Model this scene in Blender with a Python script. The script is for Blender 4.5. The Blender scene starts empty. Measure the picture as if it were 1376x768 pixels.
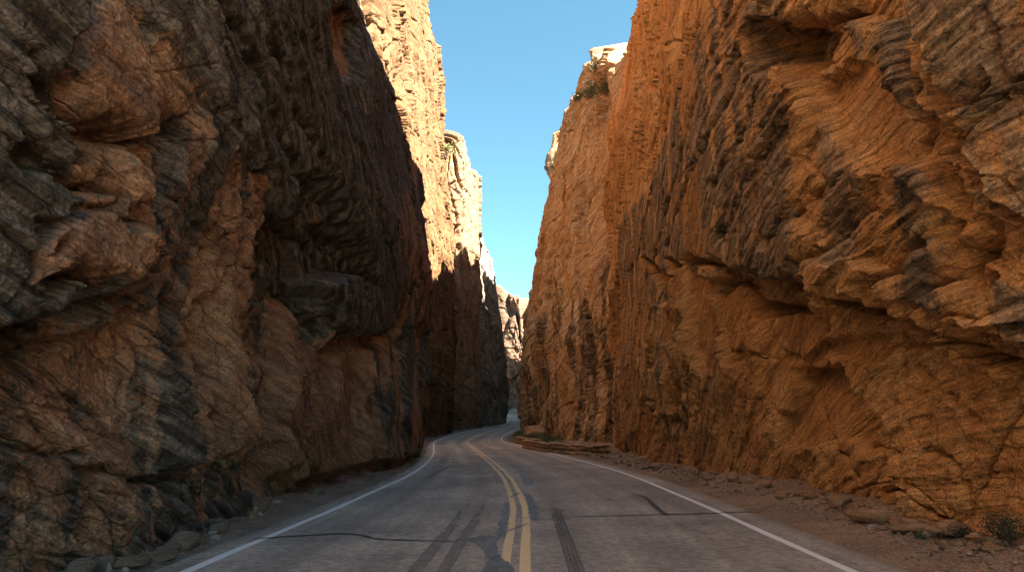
import bpy, bmesh, math, random
import numpy as np
from mathutils import Vector, geometry as mgeo

SC = bpy.context.scene
COL = SC.collection
R = math.radians
rng = np.random.default_rng(7)
random.seed(7)

# ------------------------------------------------------------------ camera, sky, sun, exposure
CAM_H = 1.40
FPX = 917.0                      # focal length in photo pixels (1376 wide)
PITCH = math.atan((573 - 384) / FPX)
cam_d = bpy.data.cameras.new('camera')
cam_d.sensor_width = 36.0
cam_d.lens = 36.0 * FPX / 1376.0
cam_d.clip_start = 0.1
cam_d.clip_end = 5000
cam = bpy.data.objects.new('camera', cam_d)
cam.location = (0, 0, CAM_H)
cam.rotation_euler = (math.pi / 2 + PITCH, 0, 0)
COL.objects.link(cam)
SC.camera = cam

SUN_EL = R(48)
SUN_H = Vector((0.90, -0.43, 0)).normalized()      # horizontal direction towards the sun
world = bpy.data.worlds.new('World')
SC.world = world
world.use_nodes = True
wn = world.node_tree
wn.nodes.clear()
wo = wn.nodes.new('ShaderNodeOutputWorld')
wb = wn.nodes.new('ShaderNodeBackground')
ws = wn.nodes.new('ShaderNodeTexSky')
ws.sky_type = 'NISHITA'
ws.sun_disc = False
ws.sun_elevation = SUN_EL
ws.sun_rotation = math.atan2(SUN_H.x, SUN_H.y)
ws.altitude = 1400
ws.air_density = 1.0
ws.dust_density = 0.3
ws.ozone_density = 2.0
wb.inputs['Strength'].default_value = 0.05
wt = wn.nodes.new('ShaderNodeMix'); wt.data_type = 'RGBA'; wt.blend_type = 'MULTIPLY'
wt.inputs[0].default_value = 1.0; wt.inputs[7].default_value = (0.40, 0.56, 0.46, 1)     # shifts the sky towards teal and dims it, so bounced sun counts more
wn.links.new(ws.outputs[0], wt.inputs[6])
wn.links.new(wt.outputs[2], wb.inputs[0])
wn.links.new(wb.outputs[0], wo.inputs[0])

sl = bpy.data.lights.new('sun', 'SUN')
sl.energy = 4.8
sl.angle = R(0.5)
sl.color = (1.0, 0.90, 0.74)
sun = bpy.data.objects.new('sun', sl)
sdir = Vector((SUN_H.x * math.cos(SUN_EL), SUN_H.y * math.cos(SUN_EL), math.sin(SUN_EL)))
sun.rotation_euler = sdir.to_track_quat('Z', 'Y').to_euler()
COL.objects.link(sun)

SC.view_settings.view_transform = 'Standard'
SC.view_settings.look = 'None'
SC.view_settings.exposure = 3.78
SC.view_settings.gamma = 1.0
SC.render.engine = 'CYCLES'
SC.cycles.max_bounces = 8
SC.cycles.diffuse_bounces = 6
SC.cycles.use_denoising = True

# ------------------------------------------------------------------ helpers: tagging and meshes
def tag(o, label=None, cat=None, group=None, kind=None):
    if label: o['label'] = label
    if cat: o['category'] = cat
    if group: o['group'] = group
    if kind: o['kind'] = kind
    return o

def link(name, me, mat=None, parent=None):
    o = bpy.data.objects.new(name, me)
    COL.objects.link(o)
    if mat is not None: me.materials.append(mat)
    if parent is not None: o.parent = parent
    return o

def empty(name, loc):
    o = bpy.data.objects.new(name, None)
    o.location = loc
    o.empty_display_size = 0.2
    COL.objects.link(o)
    return o

def mesh_np(name, V, quads=None, tris=None, smooth=True):
    me = bpy.data.meshes.new(name)
    V = np.ascontiguousarray(V, dtype=np.float32)
    nq = 0 if quads is None else len(quads)
    nt = 0 if tris is None else len(tris)
    loops = []
    if nq: loops.append(np.asarray(quads, dtype=np.int32).ravel())
    if nt: loops.append(np.asarray(tris, dtype=np.int32).ravel())
    loops = np.concatenate(loops)
    tot = np.concatenate([np.full(nq, 4, np.int32), np.full(nt, 3, np.int32)])
    start = np.concatenate([[0], np.cumsum(tot)[:-1]]).astype(np.int32)
    me.vertices.add(len(V)); me.vertices.foreach_set('co', V.ravel())
    me.loops.add(len(loops)); me.loops.foreach_set('vertex_index', loops)
    me.polygons.add(nq + nt); me.polygons.foreach_set('loop_start', start)
    me.polygons.foreach_set('loop_total', tot)
    me.update(calc_edges=True)
    if smooth:
        me.polygons.foreach_set('use_smooth', np.ones(nq + nt, dtype=bool))
    me.validate()
    return me

def attr(me, name, arr):
    a = me.attributes.new(name, 'FLOAT', 'POINT')
    a.data.foreach_set('value', np.ascontiguousarray(arr, dtype=np.float32).ravel())

def grid_quads(nu, nv):
    i, j = np.meshgrid(np.arange(nu - 1), np.arange(nv - 1), indexing='ij')
    a = (i * nv + j).ravel()
    return np.stack([a, a + nv, a + nv + 1, a + 1], 1)

# ------------------------------------------------------------------ helpers: noise
_ang = np.linspace(0, 2 * np.pi, 256, endpoint=False)
_GX, _GY = np.cos(_ang).astype(np.float32), np.sin(_ang).astype(np.float32)

def _hash(ix, iy, seed):
    h = ix.astype(np.uint32) * np.uint32(374761393) + iy.astype(np.uint32) * np.uint32(668265263) + np.uint32((seed * 1442695041 + 977) & 0xffffffff)
    h ^= h >> np.uint32(13)
    h *= np.uint32(1274126177)
    h ^= h >> np.uint32(16)
    return h

def pnoise(x, y, seed=0):
    x = np.asarray(x, np.float32); y = np.asarray(y, np.float32)
    x0 = np.floor(x); y0 = np.floor(y)
    fx = x - x0; fy = y - y0
    ix = x0.astype(np.int64); iy = y0.astype(np.int64)
    def g(ax, ay, dx, dy):
        k = _hash(ax, ay, seed) & np.uint32(255)
        return _GX[k] * dx + _GY[k] * dy
    u = fx * fx * fx * (fx * (fx * 6 - 15) + 10)
    v = fy * fy * fy * (fy * (fy * 6 - 15) + 10)
    n00 = g(ix, iy, fx, fy); n10 = g(ix + 1, iy, fx - 1, fy)
    n01 = g(ix, iy + 1, fx, fy - 1); n11 = g(ix + 1, iy + 1, fx - 1, fy - 1)
    a = n00 + u * (n10 - n00); b = n01 + u * (n11 - n01)
    return (a + v * (b - a)) * 1.5

def fbm(x, y, octv=4, seed=0, gain=0.5):
    s = 0; a = 1.0; t = 0
    for k in range(octv):
        s = s + a * pnoise(x * 2.03 ** k + 17.3 * k, y * 2.03 ** k - 9.1 * k, seed + k); t += a; a *= gain
    return s / t * 1.4

def ridged(x, y, octv=3, seed=0):
    s = 0; a = 1.0; t = 0
    for k in range(octv):
        s = s + a * (1 - 2.2 * np.abs(pnoise(x * 2.0 ** k + 5.3 * k, y * 2.0 ** k + 3.1 * k, seed + k))); t += a; a *= 0.5
    return s / t

def voro(x, y, seed=0, jit=0.9):
    """nearest cell: F1, F2, dx, dy to its point, three random numbers of the cell"""
    x = np.asarray(x, np.float32); y = np.asarray(y, np.float32)
    ix = np.floor(x).astype(np.int64); iy = np.floor(y).astype(np.int64)
    f1 = np.full(x.shape, 9.0, np.float32); f2 = f1.copy()
    bx = np.zeros_like(x); by = np.zeros_like(x); hh = np.zeros(x.shape, np.uint32)
    for ox in (-1, 0, 1):
        for oy in (-1, 0, 1):
            h = _hash(ix + ox, iy + oy, seed)
            px = ix + ox + 0.5 + jit * ((h & np.uint32(1023)).astype(np.float32) / 1023 - 0.5)
            py = iy + oy + 0.5 + jit * (((h >> np.uint32(10)) & np.uint32(1023)).astype(np.float32) / 1023 - 0.5)
            dx = (x - px).astype(np.float32); dy = (y - py).astype(np.float32)
            d = np.sqrt(dx * dx + dy * dy)
            m = d < f1
            f2 = np.where(m, f1, np.minimum(f2, d))
            f1 = np.where(m, d, f1); bx = np.where(m, dx, bx); by = np.where(m, dy, by); hh = np.where(m, h, hh)
    h2 = _hash(hh.astype(np.int64), hh.astype(np.int64) >> 7, seed + 5)
    r = [((h2 >> np.uint32(k)) & np.uint32(1023)).astype(np.float32) / 1023 for k in (0, 10, 20)]
    return f1, f2, bx, by, r[0], r[1], r[2]

def facets(x, y, seed, tilt=1.3):
    f1, f2, dx, dy, a, b, c = voro(x, y, seed)
    return (a - 0.5) * 1.1 + tilt * ((b - 0.5) * dx + (c - 0.5) * dy) * 1.4, f2 - f1

def scoop(x, y, seed, k=0.70, tilt=1.15, jit=0.9):
    """shell-shaped breaks that meet in sharp arrises"""
    x = np.asarray(x, np.float32); y = np.asarray(y, np.float32)
    ix = np.floor(x).astype(np.int64); iy = np.floor(y).astype(np.int64)
    out = np.full(x.shape, 9.0, np.float32)
    for ox in (-1, 0, 1):
        for oy in (-1, 0, 1):
            h = _hash(ix + ox, iy + oy, seed)
            px = ix + ox + 0.5 + jit * ((h & np.uint32(1023)).astype(np.float32) / 1023 - 0.5)
            py = iy + oy + 0.5 + jit * (((h >> np.uint32(10)) & np.uint32(1023)).astype(np.float32) / 1023 - 0.5)
            h2 = _hash(ix + ox + 71, iy + oy - 37, seed + 3)
            a = (h2 & np.uint32(255)).astype(np.float32) / 255; b = ((h2 >> np.uint32(8)) & np.uint32(255)).astype(np.float32) / 255; c = ((h2 >> np.uint32(16)) & np.uint32(255)).astype(np.float32) / 255
            dx = x - px; dy = y - py
            out = np.minimum(out, 0.55 * a + tilt * ((b - 0.5) * dx + (c - 0.5) * dy) + k * (dx * dx + dy * dy))
    return out - 0.35

def sstep(a, b, x):
    t = np.clip((x - a) / (b - a), 0, 1)
    return t * t * (3 - 2 * t)

# ------------------------------------------------------------------ helpers: layout of the place
ct, st_ = math.cos(PITCH), math.sin(PITCH)
def ray(px, py):
    """sight line through a point of the photo, scaled so that its depth along the road axis is 1"""
    x = (px - 688) / FPX; y = (384 - py) / FPX
    dy = ct - y * st_; dz = st_ + y * ct
    return x / dy, dz / dy            # X and Z per metre of depth

def on_ground(px, py, z=0.0):
    x, k = ray(px, py)
    d = (z - CAM_H) / k
    return x * d, d

def at(px, py, d):
    x, k = ray(px, py)
    return Vector((x * d, d, CAM_H + k * d))

_zy = [-500, 52, 66, 74, 98, 122, 140, 190, 260, 700, 3000]
_zz = [0, 0, 0.0, .12, .97, 1.55, 2.25, 5.1, 8.0, 14.0, 20.0]
_yy = np.arange(-500, 3000, 1.0)
_p = np.interp(_yy, _zy, _zz)
_k = np.exp(-0.5 * (np.arange(-16, 17) / 6.0) ** 2); _k /= _k.sum()
_p = np.convolve(np.pad(_p, 16, mode='edge'), _k, mode='valid')
_p = np.where(_yy < 46, 0, _p)
def zprof(y):
    return np.interp(y, _yy, _p)

def catmull(P, n=24):
    P = np.asarray(P, float); out = []
    for i in range(len(P) - 1):
        p0 = P[max(i - 1, 0)]; p1 = P[i]; p2 = P[i + 1]; p3 = P[min(i + 2, len(P) - 1)]
        t = np.linspace(0, 1, n, endpoint=False)[:, None]
        out.append(0.5 * ((2 * p1) + (-p0 + p2) * t + (2 * p0 - 5 * p1 + 4 * p2 - p3) * t ** 2 + (-p0 + 3 * p1 - 3 * p2 + p3) * t ** 3))
    out.append(P[-1:])
    return np.concatenate(out)

def arclen(P):
    return np.concatenate([[0], np.cumsum(np.linalg.norm(np.diff(P[:, :2], axis=0), axis=1))])

# the centre of the road, metres
_cl = [(0.1, -60), (0.05, -20), (0.0, 0), (0.02, 7)]
for px_, py_ in ((699, 690), (692, 664), (680, 640), (662, 622), (646, 609), (634, 600)):
    _cl.append(on_ground(px_, py_))
_cl += [(-4.15, 64), (-4.35, 73), (-3.9, 84), (-2.6, 98), (-0.6, 113), (1.2, 126), (2.2, 138), (2.1, 150), (0.6, 164), (-2.4, 178), (-8, 192), (-18, 205), (-34, 216)]
CL = catmull(_cl, 20)
_s = arclen(CL); _sn = np.arange(0, _s[-1], 0.5)
CL = np.stack([np.interp(_sn, _s, CL[:, 0]), np.interp(_sn, _s, CL[:, 1])], 1)
for _ in range(10):
    CL[1:-1] = 0.25 * CL[:-2] + 0.5 * CL[1:-1] + 0.25 * CL[2:]
CT = np.gradient(CL, axis=0); CT /= np.linalg.norm(CT, axis=1)[:, None]
CN = np.stack([CT[:, 1], -CT[:, 0]], 1)      # towards the right of travel
HALF = 3.30

def _side(pts, far):
    g = np.array([on_ground(*p) for p in pts]); st = []; of = []
    for x, y in g:
        i = int(np.argmin(np.hypot(CL[:, 0] - x, CL[:, 1] - y))); st.append(i); of.append(float((np.array([x, y]) - CL[i]) @ CN[i]))
    k = np.arange(len(CL)); i7 = st[-1]
    o = np.interp(k, [0] + st + [i7 + 50, len(CL)], [of[0]] + of + [far, far])
    for _ in range(60): o[1:-1] = .25 * o[:-2] + .5 * o[1:-1] + .25 * o[2:]
    return o
EL = _side([(250, 768), (370, 716), (480, 668), (548, 640), (574, 622), (583, 610), (583, 600)], -3.1)
ER = _side([(1150, 768), (965, 690), (830, 632), (735, 607), (694, 597.5)], 3.1)

def road_strip(offs, i0=0, i1=None, dz=0.0, wob=0.0, seed=0):
    """sheet that follows the road between side offsets (metres from the centre line)"""
    c = CL[i0:i1]; n = CN[i0:i1]; m = len(c); k = len(offs)
    off = np.tile(np.array(offs, float), (m, 1))
    for j, o_ in enumerate(offs):       # the lanes narrow and widen a little
        k_ = np.clip((abs(o_) - .5) / (HALF - .5), 0, 1)
        e_ = EL[i0:i1] + HALF if o_ < 0 else ER[i0:i1] - HALF
        off[:, j] += k_ * e_
    if wob:
        t = np.arange(m) * 0.5
        off[:, 0] += wob * fbm(t / 1.3, t * 0 + 3.3, 3, seed)
        off[:, -1] += wob * fbm(t / 1.3, t * 0 + 9.7, 3, seed + 4)
    X = c[:, None, 0] + n[:, None, 0] * off; Y = c[:, None, 1] + n[:, None, 1] * off
    V = np.stack([X, Y, zprof(Y) + dz], 2).reshape(-1, 3)
    q = grid_quads(m, k)[:, ::-1]
    return V, q, off

# ------------------------------------------------------------------ materials
def mat_new(name):
    m = bpy.data.materials.new(name); m.use_nodes = True
    nt = m.node_tree; nt.nodes.clear()
    out = nt.nodes.new('ShaderNodeOutputMaterial')
    b = nt.nodes.new('ShaderNodeBsdfPrincipled')
    nt.links.new(b.outputs[0], out.inputs[0])
    return m, nt, b, out

class N:
    """short forms for shader nodes"""
    def __init__(s, nt): s.nt = nt; s.l = nt.links.new
    def noise(s, vec, scale, detail=5, rough=0.55, dist=0.0):
        n = s.nt.nodes.new('ShaderNodeTexNoise'); n.inputs['Scale'].default_value = scale
        n.inputs['Detail'].default_value = detail; n.inputs['Roughness'].default_value = rough; n.inputs['Distortion'].default_value = dist
        s.l(vec, n.inputs['Vector']); return n.outputs['Fac']
    def voro(s, vec, scale, feature='F1', out='Distance'):
        n = s.nt.nodes.new('ShaderNodeTexVoronoi'); n.feature = feature; n.inputs['Scale'].default_value = scale
        s.l(vec, n.inputs['Vector']); return n.outputs[out]
    def map(s, vec, scale=(1, 1, 1), rot=(0, 0, 0), loc=(0, 0, 0)):
        n = s.nt.nodes.new('ShaderNodeMapping'); n.inputs['Scale'].default_value = scale
        n.inputs['Rotation'].default_value = rot; n.inputs['Location'].default_value = loc
        s.l(vec, n.inputs['Vector']); return n.outputs[0]
    def math(s, op, a, b=None, c=None, clamp=False):
        n = s.nt.nodes.new('ShaderNodeMath'); n.operation = op; n.use_clamp = clamp
        for i, v in enumerate((a, b, c)):
            if v is None: continue
            if isinstance(v, (int, float)): n.inputs[i].default_value = v
            else: s.l(v, n.inputs[i])
        return n.outputs[0]
    def range(s, v, a, b, c=0.0, d=1.0, smooth=True):
        n = s.nt.nodes.new('ShaderNodeMapRange'); n.interpolation_type = 'SMOOTHSTEP' if smooth else 'LINEAR'
        for i, x in enumerate((a, b, c, d)): n.inputs[i + 1].default_value = x
        s.l(v, n.inputs[0]); return n.outputs[0]
    def mix(s, f, a, b, blend='MIX'):
        n = s.nt.nodes.new('ShaderNodeMix'); n.data_type = 'RGBA'; n.blend_type = blend
        for sock, v in ((n.inputs[0], f), (n.inputs[6], a), (n.inputs[7], b)):
            if isinstance(v, (int, float)): sock.default_value = v
            elif isinstance(v, tuple): sock.default_value = v if len(v) == 4 else v + (1,)
            else: s.l(v, sock)
        return n.outputs[2]
    def attr(s, name):
        n = s.nt.nodes.new('ShaderNodeAttribute'); n.attribute_name = name; return n.outputs['Fac']
    def coord(s, which='Object'):
        n = s.nt.nodes.new('ShaderNodeTexCoord'); return n.outputs[which]
    def bump(s, h, strength, dist, normal=None):
        n = s.nt.nodes.new('ShaderNodeBump'); n.inputs['Strength'].default_value = strength; n.inputs['Distance'].default_value = dist
        s.l(h, n.inputs['Height'])
        if normal is not None: s.l(normal, n.inputs['Normal'])
        return n.outputs[0]
    def comb(s, x, y, z):
        n = s.nt.nodes.new('ShaderNodeCombineXYZ')
        for i, v in enumerate((x, y, z)):
            if isinstance(v, (int, float)): n.inputs[i].default_value = v
            else: s.l(v, n.inputs[i])
        return n.outputs[0]

def rock_material(name, deep, mid, pale, varn_a, varn_b, L=1.0, bump=0.03):
    m, nt, b, out = mat_new(name); n = N(nt)
    co = n.coord()
    pat = n.attr('patina'); bed = n.attr('bed'); along = n.attr('along'); pale_a = n.attr('pale')
    big = n.noise(co, 0.30 / L, 6, 0.6)
    bedv = n.comb(n.math('MULTIPLY', along, 0.10 / L), n.math('MULTIPLY', bed, 1.5 / L), 0.0)
    band = n.noise(bedv, 1.0, 6, 0.65)
    finev = n.comb(n.math('MULTIPLY', along, 0.7 / L), n.math('MULTIPLY', bed, 9.0 / L), 3.0)
    fine = n.noise(finev, 1.0, 5, 0.65)
    stv = n.comb(n.math('MULTIPLY', along, 1.1 / L), n.math('MULTIPLY', bed, 0.10 / L), 7.0)
    streak = n.noise(stv, 1.0, 5, 0.6, 0.3)
    grain = n.noise(co, 30.0 / L, 4, 0.7)
    speck = n.noise(co, 5.0 / L, 5, 0.7)
    t = n.math('ADD', n.math('MULTIPLY', big, 0.55), n.math('MULTIPLY', band, 0.45))
    c = n.mix(n.range(t, 0.36, 0.52), deep, mid)
    c = n.mix(n.range(t, 0.50, 0.68), c, pale)
    # iron and chalk streaks run down the face
    ps = n.math('MULTIPLY', n.range(streak, 0.50, 0.70), pale_a, clamp=True)
    c = n.mix(n.math('MULTIPLY', ps, 0.75), c, tuple(min(1, v * 1.25 + 0.06) for v in pale))
    # dark desert varnish where the surface has stood in the weather
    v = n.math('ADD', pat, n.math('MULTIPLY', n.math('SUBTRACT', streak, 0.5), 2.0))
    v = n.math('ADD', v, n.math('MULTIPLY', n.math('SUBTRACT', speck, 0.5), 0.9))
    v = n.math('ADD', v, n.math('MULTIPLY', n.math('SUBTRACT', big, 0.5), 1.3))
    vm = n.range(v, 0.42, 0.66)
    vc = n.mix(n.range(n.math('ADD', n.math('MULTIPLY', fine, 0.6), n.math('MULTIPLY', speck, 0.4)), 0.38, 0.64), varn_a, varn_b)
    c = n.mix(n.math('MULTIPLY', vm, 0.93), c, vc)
    c = n.mix(1.0, c, n.mix(n.range(grain, 0.30, 0.70), (0.58, 0.58, 0.57), (1.36, 1.35, 1.33)), 'MULTIPLY')
    f2v = n.comb(n.math('MULTIPLY', along, 1.3 / L), n.math('MULTIPLY', bed, 24.0 / L), 9.0)
    fine2 = n.noise(f2v, 1.0, 4, 0.7)
    c = n.mix(1.0, c, n.mix(n.range(fine, 0.36, 0.62), (0.74, 0.73, 0.72), (1.18, 1.18, 1.18)), 'MULTIPLY')
    c = n.mix(1.0, c, n.mix(n.range(fine2, 0.36, 0.64), (0.86, 0.855, 0.85), (1.12, 1.12, 1.12)), 'MULTIPLY')
    nt.links.new(c, b.inputs['Base Color'])
    b.inputs['Roughness'].default_value = 0.88
    b.inputs['Specular IOR Level'].default_value = 0.25
    wv = n.comb(n.math('ADD', n.math('MULTIPLY', along, 2.2 / L), n.math('MULTIPLY', speck, 0.9)), n.math('ADD', n.math('MULTIPLY', bed, 4.5 / L), n.math('MULTIPLY', big, 2.0)), 0.0)
    ck = n.range(n.voro(wv, 1.0, 'DISTANCE_TO_EDGE'), 0.0, 0.05)
    h = n.math('ADD', n.math('MULTIPLY', grain, 0.35), n.math('ADD', n.math('MULTIPLY', speck, 1.0), n.math('MULTIPLY', n.math('ADD', fine, fine2), 0.8)))
    h = n.math('ADD', h, n.math('MULTIPLY', ck, 0.40))
    nt.links.new(n.bump(h, 1.0, bump * 2.6 * L), b.inputs['Normal'])
    return m

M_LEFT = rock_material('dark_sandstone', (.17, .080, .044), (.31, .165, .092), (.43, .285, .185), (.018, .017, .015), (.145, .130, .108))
M_RIGHT = rock_material('orange_sandstone', (.34, .155, .056), (.50, .250, .090), (.58, .370, .175), (.070, .048, .032), (.34, .222, .132))
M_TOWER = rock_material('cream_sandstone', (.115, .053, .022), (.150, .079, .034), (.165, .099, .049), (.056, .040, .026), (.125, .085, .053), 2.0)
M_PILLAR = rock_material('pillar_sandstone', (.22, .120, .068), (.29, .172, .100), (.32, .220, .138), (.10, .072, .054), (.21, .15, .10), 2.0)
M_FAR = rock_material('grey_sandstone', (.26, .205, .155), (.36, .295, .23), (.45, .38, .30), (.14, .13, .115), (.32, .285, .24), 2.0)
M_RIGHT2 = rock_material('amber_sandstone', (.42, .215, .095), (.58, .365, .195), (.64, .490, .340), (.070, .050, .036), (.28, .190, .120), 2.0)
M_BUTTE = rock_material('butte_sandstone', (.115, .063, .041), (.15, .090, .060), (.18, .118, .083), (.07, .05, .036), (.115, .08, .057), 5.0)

# ------------------------------------------------------------------ cliffs
def shingle(p, along, w, length, seed):
    """overlapping slabs: each stands proud at its lower edge and ends there in a sharp lip"""
    q = p / w; i = np.floor(q); fr = q - i
    a = pnoise(along / length + i * 7.31, i * 3.17 + 0.37, seed)
    b = pnoise(along / (length * 2.2) + i * 5.13, i * 1.71 + 0.61, seed + 1)
    return np.clip(0.35 + a * 1.1, 0.0, 1.2) * (1 - fr) ** 1.3 + 0.35 * b

class Cliff:
    """A rock face lofted along a plan curve, with a flat top and a back. side = +1 when the canyon lies to the right of the curve's travel."""
    def __init__(s, ctrl, zk, side, L, seed, tilt, col_ds, rows, zsplit=None, top_rows=24, spine=None, dip_var=1.0):
        # ctrl: (X, Y, rim height, lean values at zk)
        s.side, s.L, s.seed, s.tilt = side, L, seed, tilt
        pts = np.array([c[:2] for c in ctrl], float)
        C = catmull(pts, 40); cl = arclen(C)
        key = cl[::40]
        s.zk = np.array(zk, float)
        lean = np.array([c[3] for c in ctrl], float)
        rim = np.array([c[2] for c in ctrl], float)
        # columns at wanted spacing
        ss = [0.0]
        while ss[-1] < cl[-1]:
            y = np.interp(ss[-1], cl, C[:, 1]); x = np.interp(ss[-1], cl, C[:, 0])
            ss.append(ss[-1] + col_ds(x, y))
        s.S = np.array(ss[:-1] + [cl[-1]])
        def at_(S):
            P = np.stack([np.interp(S, cl, C[:, 0]), np.interp(S, cl, C[:, 1])], 1)
            return P
        s.P = at_(s.S)
        e = 0.6 * L
        T = at_(np.clip(s.S + e, 0, cl[-1])) - at_(np.clip(s.S - e, 0, cl[-1])); T /= np.linalg.norm(T, axis=1)[:, None]
        s.Nn = np.stack([T[:, 1], -T[:, 0]], 1) * side
        s.lean = np.stack([np.interp(s.S, key, lean[:, k]) for k in range(len(zk))], 1)
        s.rim = np.interp(s.S, key, rim) + (2.4 if seed == 61 else 1.2) * L * fbm(s.S / (4 * L), s.S * 0 + 1.7, 4, seed + 90)
        nv = rows
        if zsplit is None:
            s.Z = -0.8 + (s.rim[:, None] + 0.8) * np.linspace(0, 1, nv)[None, :]
        else:                                # finer rows low down, coarser rows high up
            zs = np.minimum(np.array([zsplit(x, y) for x, y in s.P]), s.rim - 1.0)
            a = int(nv * 0.86)
            t = np.linspace(0, 1, a); t2 = np.linspace(0, 1, nv - a + 1)[1:]
            s.Z = np.concatenate([-0.8 + (zs[:, None] + 0.8) * t[None], zs[:, None] + (s.rim - zs)[:, None] * t2[None]], 1)
        s.nu, s.nv = s.Z.shape
        s.SS = np.repeat(s.S[:, None], s.nv, 1)
        s.spine, s.top_rows = spine, top_rows
        shp = s.Z.shape
        s.disp = np.zeros(shp); s.pat = np.full(shp, 0.4); s.fa = np.ones(shp); s.sa = np.ones(shp); s.pale = np.full(shp, 0.15)
        wl = 0.55 * L
        s.ws = s.SS + wl * 0.45 * fbm(s.SS / wl, s.Z / wl, 3, seed + 40)
        s.wz = s.Z + wl * 0.40 * fbm(s.SS / wl, s.Z / wl, 3, seed + 50)

    def lean_at(s, i, z):
        return np.interp(z, s.zk, s.lean[i])

    def locate(s, px, py, off):
        """(s, z) on the face, off metres proud of it, where the sight line meets it"""
        rx, rz = ray(px, py)
        z = np.full(len(s.S), CAM_H)
        best = None
        zz = None
        for it in range(6):
            if zz is None:
                o = np.array([s.lean[i, 0] for i in range(0, len(s.S))]) + off
            else:
                o = np.array([np.interp(zz, s.zk, s.lean[i]) for i in range(len(s.S))]) + off
            X = s.P[:, 0] + s.Nn[:, 0] * o; Y = s.P[:, 1] + s.Nn[:, 1] * o
            f = np.where(Y > 2.0, X - rx * Y, np.nan)
            sg = np.sign(f)
            idx = np.where((sg[:-1] * sg[1:] < 0))[0]
            if len(idx) == 0:
                j = np.nanargmin(np.abs(f)); t = 0.0
            else:
                j = idx[np.argmin(Y[idx])]; t = f[j] / (f[j] - f[j + 1])
            jj = min(j + 1, len(s.S) - 1)
            S_ = s.S[j] * (1 - t) + s.S[jj] * t
            Y_ = Y[j] * (1 - t) + Y[jj] * t
            zz = CAM_H + rz * Y_
        return S_, zz

    def patch(s, poly, off=None, off2=None, soft=0.12, pat=None, fa=None, sa=None, pale=None, add=False, rough=1.0):
        """sculpt: inside the outline the face is moved to off (to off2 at the outline's lower edge)"""
        o1 = off if off is not None else 0.0
        o2 = o1 if off2 is None else off2
        ys = [p[1] for p in poly]; y0, y1 = min(ys), max(ys)
        pts = []
        for (px, py) in poly:
            o = o1 + (o2 - o1) * (py - y0) / max(1, y1 - y0)
            pts.append(s.locate(px, py, o if not add else 0.0))
        pts = np.array(pts)
        mg = soft * 3 + 0.6 * s.L
        b0 = pts.min(0) - mg; b1 = pts.max(0) + mg
        ci = np.where((s.S > b0[0]) & (s.S < b1[0]))[0]
        if len(ci) == 0: return
        sl_ = slice(ci[0], ci[-1] + 1)
        x = s.SS[sl_] + rough * (s.ws[sl_] - s.SS[sl_]) * 0.6; y = s.Z[sl_] + rough * (s.wz[sl_] - s.Z[sl_]) * 0.6
        d2 = np.full(x.shape, 1e9); inside = np.zeros(x.shape, bool)
        n = len(pts)
        for i in range(n):
            a = pts[i]; b = pts[(i + 1) % n]
            ex, ey = b - a
            t = np.clip(((x - a[0]) * ex + (y - a[1]) * ey) / (ex * ex + ey * ey + 1e-9), 0, 1)
            dx = x - a[0] - t * ex; dy = y - a[1] - t * ey
            d2 = np.minimum(d2, dx * dx + dy * dy)
            cr = ((a[1] > y) != (b[1] > y)) & (x < (b[0] - a[0]) * (y - a[1]) / (b[1] - a[1] + 1e-12) + a[0])
            inside ^= cr
        sd = np.sqrt(d2) * np.where(inside, 1, -1)
        w = sstep(-soft, soft, sd)
        z0, z1 = pts[:, 1].max(), pts[:, 1].min()
        tt = np.clip((z0 - y) / max(0.01, z0 - z1), 0, 1)
        o = o1 + (o2 - o1) * tt
        if off is not None:
            s.disp[sl_] = s.disp[sl_] + w * o if add else s.disp[sl_] * (1 - w) + w * o
        wm = sstep(-soft * 2.0, soft * 2.0, sd)
        for nm, v in (('pat', pat), ('fa', fa), ('sa', sa), ('pale', pale)):
            if v is not None:
                A = getattr(s, nm); A[sl_] = A[sl_] * (1 - wm) + wm * v

    def crack(s, line, width=0.06, depth=0.25, off=0.0):
        """an open joint along a line"""
        pts = np.array([s.locate(px, py, off) for px, py in line])
        x = s.SS + (s.ws - s.SS) * 0.7; y = s.Z + (s.wz - s.Z) * 0.7
        b0 = pts.min(0) - 1.0 * s.L; b1 = pts.max(0) + 1.0 * s.L
        ci = np.where((s.S > b0[0]) & (s.S < b1[0]))[0]
        if len(ci) == 0: return
        sl_ = slice(ci[0], ci[-1] + 1); x = x[sl_]; y = y[sl_]
        d2 = np.full(x.shape, 1e9)
        for i in range(len(pts) - 1):
            a = pts[i]; b = pts[i + 1]; ex, ey = b - a
            t = np.clip(((x - a[0]) * ex + (y - a[1]) * ey) / (ex * ex + ey * ey + 1e-9), 0, 1)
            dx = x - a[0] - t * ex; dy = y - a[1] - t * ey
            d2 = np.minimum(d2, dx * dx + dy * dy)
        s.disp[sl_] -= depth * np.exp(-d2 / (width * width))

    def build(s, name, mat, g=None):
        L = s.L; sd = s.seed; S = s.SS; Z = s.Z
        g = g or {}
        G = lambda k, d: g.get(k, d)
        w1 = fbm(S / (3 * L), Z / (3 * L), 3, sd + 1); w2 = fbm(S / (3 * L) + 40, Z / (3 * L), 3, sd + 2)
        phi = math.atan(s.tilt) + G('steep', 0.0) * sstep(G('st0', 6), G('st1', 19), s.P[:, 1])       # the beds steepen down the canyon
        run = np.concatenate([[0], np.cumsum(np.diff(s.S) * np.sin(0.5 * (phi[1:] + phi[:-1])))])
        bed = Z * np.cos(phi)[:, None] + run[:, None] + 0.40 * L * pnoise(S / (7 * L), Z / (5 * L), sd + 3) + 0.10 * L * w1
        D = s.disp.copy()
        Yb = np.repeat(s.P[:, 1:2], s.nv, 1)
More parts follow.
